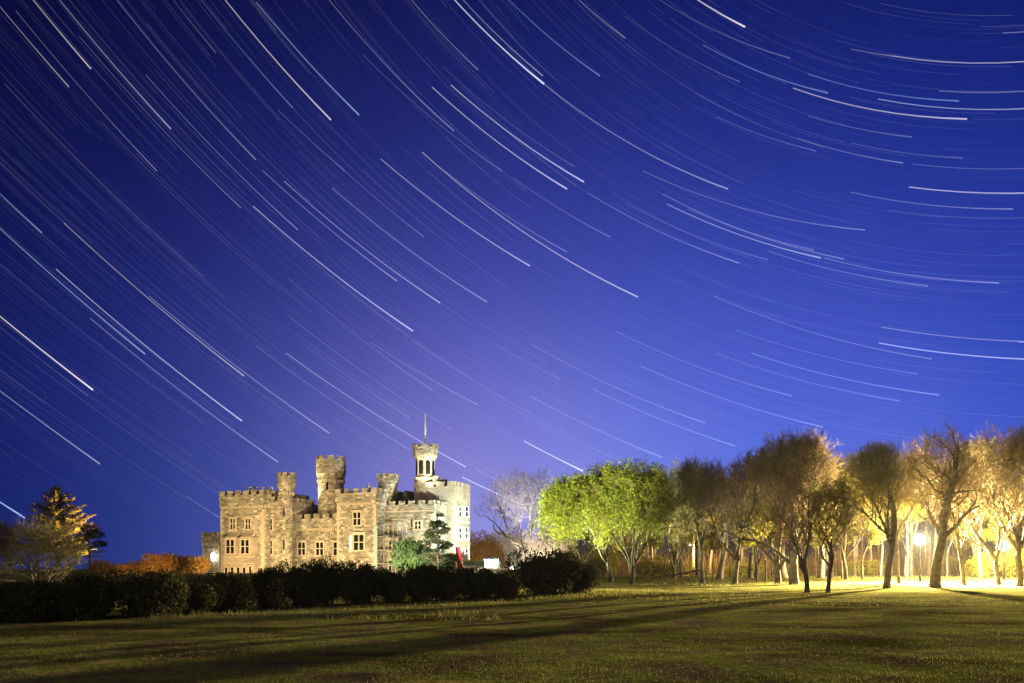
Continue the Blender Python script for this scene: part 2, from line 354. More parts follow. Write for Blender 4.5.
# round towers
def round_tower(name, px, v, pr, pytop, pyhead, phead, z0=GZ, mt='stone', nm=9):
    uc = U(px, v); D = OY - uc * sn + v * cs; s = D / F / math.cos(math.atan((px - CX) / F)) ** 0
    r, rh = pr * s, phead * s; zt = zat(pytop, D); zh = zat(pyhead, D); mh = .6
    m = MB(); m.lathe(uc, v, [(r * 1.06, z0), (r * 1.02, z0 + 2), (r, z0 + 3), (r, zh - .3), (r + .05, zh - .02)], 32); o = m.build(name, M[mt], castle)
    h = MB(); h.lathe(uc, v, [(r * .9, zh), (r + .08, zh + .02), (r * .5 + rh * .5, zh + .45), (rh, zh + .9), (rh, zt - mh)], 32)
    for i in range(nm):
        a0, a1 = 2 * math.pi * i / nm + .2, 2 * math.pi * (i + .62) / nm + .2; vs = []
        for k in range(4):
            a = a0 + (a1 - a0) * k / 3
            for rr in (rh - .32, rh):
                for z in (zt - mh + .001, zt): vs.append((uc + rr * math.cos(a), v + rr * math.sin(a), z))
        fs = [(0, 2, 3, 1), (12, 13, 15, 14)]
        for k in range(3):
            b = 4 * k; fs += [(b + 2, b + 6, b + 7, b + 3), (b, b + 1, b + 5, b + 4), (b + 1, b + 3, b + 7, b + 5), (b, b + 4, b + 6, b + 2)]
        h.poly(vs, fs)
    h.build('parapet', M[mt], o)
    c = MB(); n = int(2 * math.pi * r / .42)
    for i in range(n):
        a = 2 * math.pi * i / n; x, y = uc + (r + .12) * math.cos(a), v + (r + .12) * math.sin(a)
        c.lathe(x, y, [(.10, zh - .55), (.13, zh - .1)], 4, a + math.pi / 4)
    c.build('corbel_table', M['trim'], o)
    return o, uc, r, D
def slit(o, uc, v, r, px_ang, z, h=1.3, w=.22):
    a = px_ang; m = MB(); m.lathe(uc + (r - .02) * math.cos(a), v + (r - .02) * math.sin(a), [(w, z), (w, z + h)], 4, a + math.pi / 4); s = m.build('window', M['glass'], o)
bt, uc, r, D = round_tower('round_tower', 331, -1.6, 12.6, 457, 480, 14.6)
slit(bt, uc, -1.6, r, -1.25, zat(491, D), 1.2)
st, uc, r, D = round_tower('round_turret', 286.5, -7.4, 6.6, 473, 492, 9.3, nm=8)
slit(st, uc, -7.4, r, -1.3, zat(517, D), 1.3, .15); slit(st, uc, -7.4, r, -1.3, zat(549, D), 1.4, .15)
# left block
LV = -10.2; l0, l1 = U(220.5, LV), U(263.5, LV); LZ = Zc(489.5, l1, LV)
block('left_block', l0, l1, LV, 1, LZ, par=1.7, proud=.14)
s0, s1 = l1, U(281, -8.4)
block('stair_block', s0, s1, -8.4, 0, Zc(496, s1, -8.4), par=1.5, proud=.08, quoin=False)
winpx('F', 271, 519, 530, -8.4, .7, nx=1, ny=2, hood=False); winpx('F', 271, 541, 554, -8.4, .7, nx=1, ny=2, hood=False)
for px in (233, 248.3): winpx('F', px, 519, 529, LV, .95, nx=2, ny=2)
strip('string_course', l0 + .1, l1 - .1, LV, Zc(516, l1, LV), Zc(516, l1, LV) + .16)
# the two-storey bay, its windows and arcade
BV = LV - .9; b0, b1 = U(223, BV), U(254, BV); bz = Zc(537, b1, BV)
m = MB(); m.box(b0, b1, BV, LV - .003, GZ, bz); bay = m.build('bay', M['ashlar'], castle)
m = MB()
for px in (230.5, 245.5):
    a = U(px, BV); m.poly([(a - 1.05, BV - .1, bz), (a + 1.05, BV - .1, bz), (a + 1.05, LV - .01, bz + .75), (a - 1.05, LV - .01, bz + .75), (a - 1.05, BV - .1, bz - .18), (a + 1.05, BV - .1, bz - .18), (a + 1.05, LV - .01, bz - .0), (a - 1.05, LV - .01, bz)],
       [(0, 1, 2, 3), (0, 4, 5, 1), (4, 7, 6, 5), (0, 3, 7, 4), (1, 5, 6, 2)])
m.build('bay_roof', M['trim'], bay)
for px in (230.5, 245.3): winpx('F', px, 540, 553.5, BV, 1.55, nx=2, ny=2, hood=False, sur=.2)
strip('balcony_ledge', b0 - .1, b1 + .1, BV, Zc(557.5, b1, BV), Zc(556, b1, BV), d=.25)
strip('balcony_ledge', b0 - .1, b1 + .1, BV, Zc(564, b1, BV), Zc(563, b1, BV), d=.15)
for px in (226.5, 232.5, 238.5, 244.5): winpx('F', px, 567.5, 576, BV, .62, nx=1, ny=1, hood=False, sur=.12)
winpx('F', 250.5, 566.5, 575, BV, .5, nx=1, ny=1, hood=False, sur=.12)
# low tower on the far left
FV = -5.0; f0, f1 = U(202.5, FV), U(219.5, FV)
block('low_tower', f0, f1, FV, 1.5, Zc(532, f1, FV), par=1.2, proud=.15, mh=.5, mw=.6, gap=.45)
strip('string_course', f0 - .05, f1, FV, Zc(545.5, f1, FV), Zc(545.5, f1, FV) + .15)
# chimneys
def chimney(px, v, pytop, pybot, n=3, w=.9):
    uc = U(px, v); z1 = Zc(pytop, uc, v); z0 = Zc(pybot, uc, v) - 1.2
    m = MB(); m.box(uc - w, uc + w, v - .4, v + .4, z0, z1 - .5); m.box(uc - w - .1, uc + w + .1, v - .5, v + .5, z1 - .499, z1 - .35); o = m.build('chimney', M['stone'], castle)
    for i in range(n):
        x = uc - w + (i + .5) * 2 * w / n
        q = MB(); q.lathe(x, v, [(.17, z1 - .35), (.2, z1 - .28), (.14, z1 + .1), (.2, z1 + .16), (.2, z1 + .26)], 10); q.build('chimney_pot', M['clay'], o)
for px, n in ((249.5, 2), (255.5, 2), (262.5, 1), (269.5, 3)): chimney(px, -9.2 if px < 265 else -7.6, 488.5, 494, n, .5 if n < 3 else .75)
# flag tower
FVV = 1.6; fu = U(425.3, FVV); D = OY - fu * sn + FVV * cs; px_m = D / F
zt, zh, zl = zat(445, D), zat(457, D), zat(478, D); rb, rh = 9.6 * px_m, 12.6 * px_m
m = MB(); m.lathe(fu, FVV, [(rb * 1.12, 8), (rb * 1.12, zl - .2)], 8, R(22.5)); ft = m.build('flag_tower', M['stone'], castle)
m = MB(); m.lathe(fu, FVV, [(rb, zl - .2), (rb, zh)], 8, R(22.5)); m.build('belvedere', M['ashlar'], ft)
m = MB(); m.lathe(fu, FVV, [(rb * 1.18, zl - .35), (rb * 1.25, zl - .2), (rb * 1.25, zl), (rb, zl + .12)], 8, R(22.5)); m.build('ledge', M['trim'], ft)
m = MB(); m.lathe(fu, FVV, [(rb, zh - .5), (rh, zh + .15), (rh, zt - .45)], 8, R(22.5))
for k in range(8):
    a = 2 * math.pi * k / 8 + R(22.5); x, y = fu + (rh - .25) * math.cos(a), FVV + (rh - .25) * math.sin(a); m.lathe(x, y, [(.5, zt - .449), (.5, zt)], 4, a + math.pi / 4)
m.build('parapet', M['stone'], ft)
ap = rb * math.cos(R(22.5))
for k in range(8):
    a = 2 * math.pi * k / 8
    cx_, cy_ = math.cos(a), math.sin(a); tx, ty = -cy_, cx_
    def pt(s, d, z): return (fu + cx_ * (ap + d) + tx * s, FVV + cy_ * (ap + d) + ty * s, z)
    z0 = zat(475, D); z1 = zat(461, D); w = .36
    prof = [(-w, z0), (w, z0)] + [(w * math.cos(q), z1 - w + w * math.sin(q)) for q in np.linspace(0, math.pi, 7)]
    g = MB(); n = len(prof); g.poly([pt(s, .03, z) for s, z in prof] + [pt(s, -.05, z) for s, z in prof], [tuple(range(n)), tuple(range(2 * n - 1, n - 1, -1))] + [(i, n + i, n + (i + 1) % n, (i + 1) % n) for i in range(n)])
    g.build('arched_opening', M['glass'], ft)
zp = zat(415, D)
m = MB(); m.tube([(fu, FVV, zt - 2), (fu, FVV, zt + 1), (fu, FVV, zp)], [.17, .15, .09], 8); fp = m.build('flagpole', M['white_paint'], ft)
m = MB(); m.lathe(fu, FVV, [(.05, zp), (.12, zp + .08), (.1, zp + .2), (.01, zp + .28)], 8); m.build('finial', M['white_paint'], fp)
def cpt(u, v, z): return (OX + u * cs + v * sn, OY - u * sn + v * cs, z)
# ------------------------------------------------------------------ scaffold against the right wing
SX, SY, _ = cpt(U(391, RV - 2), RV - 2.0, 0)
scf = empty('scaffold', (SX, SY, 0), 'pipe scaffold standing against the pale bay of the castle', 'scaffold', rz=-TH)
zs = [GZ, 2.4, 4.4, 6.4, 8.2]; xs = [-2.3, -.8, .8, 2.3]
for x in xs:
    for y in (-.7, .5): m = MB(); m.tube([(x, y, .4), (x, y, 8.3)], .055); m.build('pole', M['metal'], scf)
m = MB()
for z in zs[1:]:
    for y in (-.7, .5): m.tube([(-2.5, y, z), (2.5, y, z)], .045)
    for x in xs: m.tube([(x, -.85, z), (x, .65, z)], .045)
m.tube([(-2.3, -.78, 2.4), (-.8, -.78, 4.4)], .04); m.tube([(-.8, -.78, 4.4), (.8, -.78, 6.4)], .04); m.tube([(.8, -.78, 2.4), (2.3, -.78, 4.4)], .04); m.tube([(.8, -.78, 6.4), (2.3, -.78, 4.4)], .04)
m.build('ledgers', M['metal'], scf)
for z in zs[1:-1]: m = MB(); m.box(-2.4, 2.4, -.6, .4, z + .06, z + .12); m.build('deck', M['board'], scf)
m = MB(); m.box(-2.42, -2.38, -.75, .5, .5, 8.2); m.box(-2.38, -1.9, -.79, -.76, .5, 8.2); m.build('teal_strip', M['teal_tint'], scf)  # added strip, its teal stands in for light on the side wall
# ------------------------------------------------------------------ low building, terrace walls, red banner
def lowbld():
    x, y, z = at(484, 116); e = empty('low_building', (x, y, 0), 'low white flat-roofed building right of the castle', 'building', rz=R(-4))
    m = MB(); m.box(-3.0, 2.0, 0, 4, .3, 2.15); m.build('wall', M['white_paint'], e)
    m = MB(); m.box(-3.2, 2.2, -.25, 4.2, 2.152, 2.75); m.build('roof', M['green_roof'], e)
    m = MB(); m.box(-1.4, -.5, -.03, -.003, .9, 1.8); m.build('window', M['glass'], e)
lowbld()
x, y, z = at(491, 112); e = empty('store_hut', (x, y, 0), 'small white box hut beside the low building', 'hut')
m = MB(); m.box(-.9, .9, 0, 2, .3, 3.0); m.build('wall', M['clay'], e); m = MB(); m.poly([(-1, -.1, 3.0), (1, -.1, 3.0), (1, 2.1, 3.25), (-1, 2.1, 3.25), (-1, -.1, 2.92), (1, -.1, 2.92)], [(0, 1, 2, 3), (4, 5, 1, 0), (3, 2, 5, 4)]); m.build('roof', M['metal'], e)
m = MB(); m.box(-.35, .35, -.03, -.003, .9, 2.4); m.build('door', M['board'], e)
m = MB(); x0 = at(458, 110)[0]; x1 = at(520, 110)[0]; m.box(x0, x1, 0, .5, .2, zat(569, 110)); m.box(x0 - .1, x1 + .1, -.08, .58, zat(569, 110) + .001, zat(569, 110) + .12); o = m.build('terrace_wall', M['rubble']); o.location = (0, 110, 0)
tag(o, 'low dark stone wall running between the castle and the bare white tree', 'wall')
m = MB(); x0 = at(184, 125)[0]; x1 = at(224, 125)[0]; zt = zat(572, 125); m.box(x0, x1, 0, .6, .2, zt - .3); q = x0
while q < x1: m.box(q, q + .8, -.03, .63, zt - .299, zt); q += 1.4
o = m.build('terrace_wall', M['ashlar']); o.location = (0, 125, 0); tag(o, 'low crenellated wall glowing orange below the low castle tower', 'wall')
x, y, _ = at(458, 113); e = empty('banner', (x, y, 0), 'narrow red banner hanging from a pole by the right corner of the castle', 'banner')
m = MB(); m.tube([(0, 0, .4), (0, 0, zat(546, 113))], .05); m.build('pole', M['metal'], e)
m = MB(); zt, zb = zat(547, 113), zat(568, 113); vs = []; fs = []
for i in range(13):
    t = i / 12; z = zt + (zb - zt) * t; w = .16 + .28 * t; y0 = -.08 + .1 * math.sin(t * 5)
    vs += [(-.3 + .5 * t - w * .5, y0, z), (.0 + .5 * t * .6, y0 - .16, z), (.25 + .3 * t + w * .3, y0, z), (.0 + .4 * t, y0 + .1, z)]
for i in range(12):
    for k in range(4): fs.append((4 * i + k, 4 * i + (k + 1) % 4, 4 * i + 4 + (k + 1) % 4, 4 * i + 4 + k))
m.poly(vs, fs); m.build('cloth', M['red'], e, True)
# ------------------------------------------------------------------ trees
def rot_about(d, ax, ang):
    return d * math.cos(ang) + np.cross(ax, d) * math.sin(ang) + ax * (ax @ d) * (1 - math.cos(ang))
def unit(v): return v / (np.linalg.norm(v) + 1e-9)
def strips(P0, P1, w0, w1, rs):
    """thin tapering blades from P0 to P1, random roll"""
    D = P1 - P0; n = len(D); r = rs.normal(size=(n, 3)); s = np.cross(D, r); s /= np.linalg.norm(s, axis=1, keepdims=True) + 1e-9
    w0 = np.broadcast_to(w0, (n,))[:, None]; w1 = np.broadcast_to(w1, (n,))[:, None]
    return np.stack([P0 - s * w0 / 2, P0 + s * w0 / 2, P1 + s * w1 / 2, P1 - s * w1 / 2], 1)
def leaves(P, size, rs, aspect=.6):
    n = len(P); a = rs.normal(size=(n, 3)); a /= np.linalg.norm(a, axis=1, keepdims=True)
    b = np.cross(a, rs.normal(size=(n, 3))); b /= np.linalg.norm(b, axis=1, keepdims=True)
    s = (size * rs.uniform(.45, 1.5, n))[:, None]
    return np.stack([P - a * s, P + b * s * aspect, P + a * s, P - b * s * aspect], 1)
def make_tree(seed, H, fork, rx, ry, lo, r0, lean=(0, 0), nl=11, ns=(8, 7, 5), ntw=9, wig=.16, trop=.05, tw=.020, twl=.7, nleaf=0, leafs=.12,
              up0=.75, mats=('bark', 'twig', None), low_limbs=0, flat=1.0):
    rs = np.random.RandomState(seed); cen = np.array([lean[0], lean[1], (H + lo) / 2]); rad = np.array([rx, ry, (H - lo) / 2])
    tubes = MB(); fineP0 = []; fineP1 = []; fineW = []; tips = []
    bump = [(unit(rs.normal(size=3)), rs.uniform(-.10, .08)) for _ in range(24)]
    def env(p):
        q = (p - cen) / rad; n = np.linalg.norm(q); u = q / (n + 1e-9); s = 1.0
        for b, a in bump:
            c = u @ b
            if c > .8: s += a * (c - .8) / .2
        return n / s
    def dist(p, d):
        Ls = np.linspace(.3, 1, 12) * (1.4 * max(rad) + (H if env(p) > 1 else 0) * .5); b = 0
        for l in Ls:
            if env(p + d * l) < 1: b = l
            elif b: break
        return b if b else (.5 if env(p) < 1.2 else 0)
    def grow(p, d, Ln, r, lvl):
        nseg = (9, 7, 5, 4, 3)[lvl]; pts = [p]; rr = [r]; dirs = [d]
        for i in range(nseg):
            d = unit(d + rs.normal(size=3) * wig * (1, 1.1, 1.3, 1.4, 1.4)[lvl] + np.array([0, 0, trop * (1, 1, .9, .6, .3)[lvl]]))
            if lvl > 1 and env(p) > .97: d = unit(d + unit(cen - p) * .25)
            p = p + d * Ln / nseg; pts.append(p); rr.append(r * (1 - (i + 1) / nseg * (.62 if lvl < 2 else .75))); dirs.append(d)
        if lvl <= 3 and r > .022: tubes.tube([Vector(q) for q in pts], rr, (9, 7, 5, 4)[lvl])
        else:
            for i in range(nseg): fineP0.append(pts[i]); fineP1.append(pts[i + 1]); fineW.append((max(rr[i] * 2.2, .034), max(rr[i + 1] * 2.2, .022)))
        if lvl >= 4 or lvl - 1 >= len(ns):
            tips.append(np.array(pts)); return
        if lvl == 3 and len(ns) < 3: tips.append(np.array(pts)); return
        if lvl > 0 and Ln < .75: tips.append(np.array(pts)); return
        n = ns[lvl - 1] if lvl else nl; n = max(2, int(round(n * min(1.25, Ln / (9, 3.6, 2.0, 1.1)[lvl])))) if lvl else n; g = rs.uniform(0, 6.28)
        for k in range(n):
            t = .28 + .72 * (k + rs.uniform(.2, .8)) / n; f = t * nseg; i = min(nseg - 1, int(f)); q = pts[i] + (pts[i + 1] - pts[i]) * (f - i); dd = dirs[i + 1]
            ax = unit(np.cross(dd, rs.normal(size=3))); g += 2.4
            ax = rot_about(unit(np.cross(dd, [0.3, .2, .9])), dd, g)
            nd = unit(rot_about(dd, ax, R(rs.uniform(28, 58))) + np.array([0, 0, .18])); nd[2] *= flat; nd = unit(nd)
            l = dist(q, nd)
            if lvl > 0 and (env(q) > 1.25 or l == 0): continue
            l = max(l, .8) if lvl == 0 else l
            l = min(l * rs.uniform(.75, 1.0), Ln * rs.uniform(.5, .8) if lvl else 9e9); l = max(l, .35)
            grow(q, nd, l, max(.008, rr[i] * rs.uniform(.42, .6)), lvl + 1)
        if lvl == 0:
            grow(p, d, max(.6, dist(p, d) * .95), rr[-1], 1)
    # trunk up to the fork and then a leader
    base = np.array([0, 0, -.4]); toward = unit(np.array([lean[0] * .8, lean[1] * .8, H * .6]) - base)
    npt = 6; pts = [base]; rr = [r0 * 1.35]
    p = base; d = toward
    for i in range(npt):
        d = unit(d + rs.normal(size=3) * wig * .35 + (toward - d) * .3); p = p + d * (fork + .4) / npt; pts.append(p); rr.append(r0 * (1.0 - .25 * (i + 1) / npt) if i else r0 * 1.08)
    tubes.tube([Vector(q) for q in pts], rr, 10)
    # spreading limbs near the fork, then leader
    g = rs.uniform(0, 6.28)
    for k in range(low_limbs):
        g += 6.28 / low_limbs + rs.uniform(-.4, .4); zf = rs.uniform(.72, 1.0); i = int(zf * npt) - 1; q = pts[i] + (pts[i + 1] - pts[i]) * .5
        a = R(rs.uniform(22, 48)); nd = unit(np.array([math.cos(g) * math.sin(a), math.sin(g) * math.sin(a), math.cos(a)]) + toward * .2)
        # aim each limb at a point well out in the crown
        tgt = cen + np.array([math.cos(g) * rx * .8, math.sin(g) * ry * .8, rs.uniform(-.45, .35) * (H - lo) / 2]); v_ = tgt - q; l = np.linalg.norm(v_); nd = unit(v_ / l - np.array([0, 0, .12]))
        grow(q, nd, l * 1.0, r0 * rs.uniform(.42, .6), 1)
    grow(p, d, (H - fork) * up0, rr[-1] * .95, 0)
    # twigs
    ntw = max(1, int(round(ntw * .6)))
    T = np.concatenate([t[1:] for t in tips]); Dr = np.concatenate([t[1:] - t[:-1] for t in tips]); Dr /= np.linalg.norm(Dr, axis=1, keepdims=True) + 1e-9
    idx = np.repeat(np.arange(len(T)), ntw); P0 = T[idx] - Dr[idx] * rs.uniform(0, .35, len(idx))[:, None]
    dd = Dr[idx] + rs.normal(size=(len(idx), 3)) * .55 + np.array([0, 0, .28]); dd /= np.linalg.norm(dd, axis=1, keepdims=True)
    P1 = P0 + dd * (twl * rs.uniform(.4, 1.2, len(idx)))[:, None]
    fw = np.array(fineW) if fineW else np.zeros((0, 2))
    Q = [strips(P0, P1, tw, tw * .4, rs)]
    if len(fw): Q.append(strips(np.array(fineP0), np.array(fineP1), fw[:, 0], fw[:, 1], rs))
    nq = sum(len(q) for q in Q); sel = None; mat2 = None
    if nleaf:
        k = rs.randint(0, len(P1), nleaf); Lf = leaves(P1[k] + rs.normal(size=(nleaf, 3)) * .14, leafs, rs); Q.append(Lf); mat2 = M[mats[2]]
        sel = np.concatenate([np.zeros(nq), np.ones(nleaf)])
    crown = quad_mesh('crown', np.concatenate(Q), M[mats[1]], mat2, sel)
    me = bpy.data.meshes.new('trunk'); me.from_pydata(tubes.v, [], tubes.f); me.materials.append(M[mats[0]]); me.polygons.foreach_set('use_smooth', [True] * len(me.polygons)); me.update()
    return me, crown
def plant(name, meshes, loc, label, group, rz=0, scale=(1, 1, 1), cat='tree'):
    e = empty(name, loc, label, cat, group, rz, scale); link('trunk', meshes[0], e); link('crown', meshes[1], e); return e
def tree_px(name, px, Y, pytop, pxl, pxr, pylo, pyfork, seed, label, group='trees along the edge of the wood', basepy=None, cat='tree', leanx=None, depth=None, **k):
    """a tree whose trunk foot stands at (px, Y); its crown envelope is sized from what the photo shows"""
    x, y, z = at(px, Y); z0 = z if basepy is None else zat(basepy, Y)
    H = zat(pytop, Y) - z0; lo = zat(pylo, Y) - z0; fork = zat(pyfork, Y) - z0; rx = (pxr - pxl) / 2 / F * Y; lx = ((pxl + pxr) / 2 - px) / F * Y
    ms = make_tree(seed, H, fork, rx, depth or rx * .9, lo, k.pop('r0'), lean=(lx, 0), **k)
    return plant(name, ms, (x, y, z0), label, group, cat=cat), ms
G1 = 'trees along the edge of the wood'
bt = lambda *a, **k: tree_px('bare_tree', *a, **k)
BR = ('bark', 'twig', None); OL = ('bark', 'twig_olive', None)
P = {}
_, P['a'] = bt(703, 82, 455, 648, 745, 572, 564, 11, 'bare beech with a dark curved trunk, first leafless tree right of the green trees', r0=.26, low_limbs=2, mats=OL, ntw=5, wig=.21)
_, P['b'] = bt(735, 80, 451, 688, 785, 570, 552, 12, 'upright bare tree with a dense brown crown, between the curved beech and the tallest crown', r0=.28, low_limbs=1, ntw=5)
bt(778, 80, 427, 730, 820, 566, 560, 13, 'tall dark tree under the left half of the highest round crown', r0=.34, low_limbs=3, ntw=5)
_, P['c'] = bt(794, 78, 424, 750, 850, 568, 548, 14, 'thick dark trunk under the right half of the highest round crown', r0=.48, low_limbs=5, ntw=4)
bt(807.5, 58, 478, 762, 822, 562, 566, 15, 'slender dark tree leaning left, nearest on the lawn with its foot in a long shadow', r0=.20, low_limbs=2, ntw=5, ns=(6, 5, 4), tw=.018)
bt(827, 58, 474, 808, 862, 562, 556, 16, 'slender tree with thin yellow leaves, standing nearest just right of the leaning one', r0=.17, low_limbs=3, ntw=5, ns=(6, 5, 4), tw=.018, mats=('bark', 'twig_olive', 'leaf_yellow'), nleaf=2600, leafs=.07)
_, P['d'] = bt(886, 72, 436, 842, 912, 530, 520, 17, 'single straight trunk carrying a neat domed olive crown left of the lamp', r0=.28, low_limbs=5, ntw=3, mats=OL)
bt(899, 80, 470, 862, 904, 520, 545, 18, 'thin trunk leaning left behind the domed olive tree', r0=.17, low_limbs=0, ntw=4, ns=(5, 4))
bt(935, 74, 421, 888, 978, 545, 520, 19, 'wide forked bare tree with a stout trunk just right of the glaring lamp', r0=.44, low_limbs=4, ntw=4, wig=.21)
bt(964, 78, 446, 930, 985, 550, 556, 20, 'thin dark tree between the forked tree and the right glare', r0=.22, low_limbs=2, ntw=6, ns=(6, 5, 4))
bt(999, 78, 417, 950, 1030, 552, 560, 21, 'crooked bare tree bending left in front of the right glare', r0=.26, low_limbs=3, ntw=6, wig=.2)
bt(1019, 76, 413, 978, 1066, 552, 536, 22, 'last bare tree at the right edge of the photo', r0=.30, low_limbs=4, ntw=6)
bt(674, 90, 461, 640, 712, 562, 560, 23, 'slim bare tree filling the gap between the green trees and the curved beech', r0=.22, low_limbs=3, ntw=5, mats=OL)
bt(757, 90, 448, 722, 800, 560, 556, 24, 'slim bare tree half hidden behind the upright bare tree and the highest crown', r0=.24, low_limbs=3, ntw=5)
bt(846, 88, 448, 818, 884, 552, 552, 25, 'bare tree behind the yellow-leaved tree, closing the gap to the domed olive crown', r0=.22, low_limbs=3, ntw=4, mats=OL)
bt(911, 98, 436, 882, 945, 540, 545, 26, 'bare tree behind the glaring lamp, its top between the domed and the forked tree', r0=.24, low_limbs=3, ntw=4)
bt(975, 96, 430, 945, 1010, 540, 545, 27, 'bare tree standing back between the thin dark tree and the crooked tree', r0=.24, low_limbs=3, ntw=4, mats=OL)
plant('bare_tree', P['c'], at(1080, 79), 'bare tree just beyond the right edge of the photo', G1, rz=2.0)
# leafy green trees lit from behind
gt = lambda *a, **k: tree_px('green_tree', *a, group='green trees beside the white bare tree', **k)
GM = ('bark', 'twig_olive', 'leaf_green')
_, P['g'] = gt(586, 80, 478, 533, 622, 566, 560, 31, 'leafy green tree on the left of the group, its left side glaring white-green', r0=.22, low_limbs=2, ntw=4, nleaf=22000, leafs=.11, mats=GM)
gt(611, 84, 461, 570, 640, 550, 556, 32, 'leafy green tree with a dark straight trunk in the middle of the group', r0=.28, low_limbs=1, ntw=4, nleaf=20000, leafs=.11, mats=GM)
gt(632, 79, 459, 590, 672, 548, 560, 33, 'leafy green tree with a forked dark trunk, rightmost of the group', r0=.32, low_limbs=5, ntw=4, nleaf=21000, leafs=.11, mats=GM)
# white bare tree beside the castle
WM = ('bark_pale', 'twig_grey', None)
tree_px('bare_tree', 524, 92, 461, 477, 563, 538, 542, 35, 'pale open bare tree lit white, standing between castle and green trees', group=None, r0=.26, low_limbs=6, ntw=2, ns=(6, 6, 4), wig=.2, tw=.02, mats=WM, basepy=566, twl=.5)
# left edge
tree_px('bare_tree', 38, 58, 516, 0, 86, 584, 592, 41, 'spreading bare tree with olive lit branches at the left edge', group=None, r0=.24, low_limbs=7, ntw=4, ns=(6, 6, 4), wig=.22, tw=.013, mats=('bark', 'twig_olive', None), basepy=604, flat=.85)
tree_px('bare_tree', -14, 66, 519, -50, 20, 575, 590, 42, 'dark bare tree cut off by the left edge of the photo', group=None, r0=.24, low_limbs=5, ntw=9, basepy=602)
def conifer(seed, H, rb, lo, mt, tiers=30, droop=-.12, dens=1.0):
    rs = np.random.RandomState(seed); tb = MB(); tb.tube([(0, 0, -.4), (0, 0, H * .5), (0.1, 0, H * .98)], [H * .022, H * .013, .02], 8); P0 = []; P1 = []; W0 = []
    for i in range(tiers):
        t = i / (tiers - 1); z = lo + (H * .97 - lo) * t; rr = rb * (1 - t) ** .85 * rs.uniform(.75, 1.12) + .12
        n = int((9 - 3 * t) * dens) + 2
        for k in range(n):
            a = rs.uniform(0, 6.28); l = rr * rs.uniform(.7, 1.1); e = droop + .5 * t; d = unit(np.array([math.cos(a), math.sin(a), e + rs.normal() * .08]))
            prev = np.array([0, 0, z]); m = 6
            pts = [prev]
            for j in range(m):
                d = unit(d + np.array([0, 0, .05])); prev = prev + d * l / m; pts.append(prev)
            if l > .5: tb.tube([Vector(q) for q in pts], [.03 * (1 - j / (m + 1)) + .006 for j in range(m + 1)], 4)
            for j in range(m):
                nn = int(16 * dens * max(.4, l)) 
                f = rs.uniform(0, 1, (nn, 1)); b = pts[j] + (pts[j + 1] - pts[j]) * f
                q = rs.normal(size=(nn, 3)) * np.array([1, 1, .35]) + d * 1.0; q /= np.linalg.norm(q, axis=1, keepdims=True)
                P0.append(b); P1.append(b + q * rs.uniform(.1, .34, (nn, 1)))
    P0 = np.concatenate(P0); P1 = np.concatenate(P1)
    cr = quad_mesh('crown', strips(P0, P1, .05, .012, rs), M[mt]); me = bpy.data.meshes.new('trunk'); me.from_pydata(tb.v, [], tb.f); me.materials.append(M['bark']); me.update()
    return me, cr
plant('conifer', conifer(51, zat(485, 78) - .2, 4.6, 3.0, 'needle_gold', 28), (*at(57, 78)[:2], .2), 'golden lit spruce rising behind the olive bare tree', None, cat='tree')
# flat-topped pines: clumps of needles on a bare stem
def pine(seed, H, clumps, r0, mt):
    rs = np.random.RandomState(seed); tb = MB(); P0 = []; P1 = []
    top = max(c[2] for c in clumps); tb.tube([(0, 0, -.4), (.05, 0, H * .45), (-.03, 0, H * .93)], [r0, r0 * .75, r0 * .25], 8)
    for (cx_, cy_, cz_, rx, rz_) in clumps:
        zb = max(.3, cz_ - abs(cx_) * .35 - .2); tb.tube([(0, 0, zb), (cx_ * .5, cy_ * .5, (zb + cz_) / 2 + .1), (cx_, cy_, cz_)], [r0 * .35, r0 * .22, .02], 5)
        n = int(620 * rx * rx + 160); q = rs.normal(size=(n, 3)); q /= np.linalg.norm(q, axis=1, keepdims=True); q *= rs.uniform(.25, 1, (n, 1)) ** .5
        b = np.array([cx_, cy_, cz_]) + q * np.array([rx, rx, rz_]); d = rs.normal(size=(n, 3)) + np.array([0, 0, .6]); d /= np.linalg.norm(d, axis=1, keepdims=True)
        P0.append(b); P1.append(b + d * rs.uniform(.12, .3, (n, 1)))
    cr = quad_mesh('crown', strips(np.concatenate(P0), np.concatenate(P1), .05, .015, rs), M[mt]); me = bpy.data.meshes.new('trunk'); me.from_pydata(tb.v, [], tb.f); me.materials.append(M['bark']); me.update()
    return me, cr
rs_ = np.random.RandomState(3)
cl = [(rs_.normal() * .12, 0, 8.1, .55, .35)]
for i in range(34):
    z_ = 1.4 + 6.4 * rs_.rand() ** 1.1; w_ = 3.3 * (1 - (z_ - 1.0) / 8.0) ** .8; a_ = rs_.uniform(0, 6.28); q_ = rs_.uniform(.35, 1) * w_
    cl.append((q_ * math.cos(a_) - .2, q_ * math.sin(a_), z_ - .08 * q_, rs_.uniform(.45, .95), rs_.uniform(.22, .42)))
plant('pine', pine(61, 8.4, cl, .17, 'needle_dark'), (*at(438, 104)[:2], .6), 'dark layered pine in front of the white lit corner of the castle', None, cat='tree')
cl = [(0, 0, 5.3, .8, .45), (.6, 0, 4.8, .8, .35), (-.6, .1, 4.5, .7, .35), (.9, .1, 4.0, .7, .3), (-.3, -.2, 3.6, .7, .3)]
plant('pine', pine(62, 5.8, cl, .10, 'leaf_dark'), (*at(89, 70)[:2], -.1), 'small dark pine with a tufted top right of the olive tree', None, cat='tree')
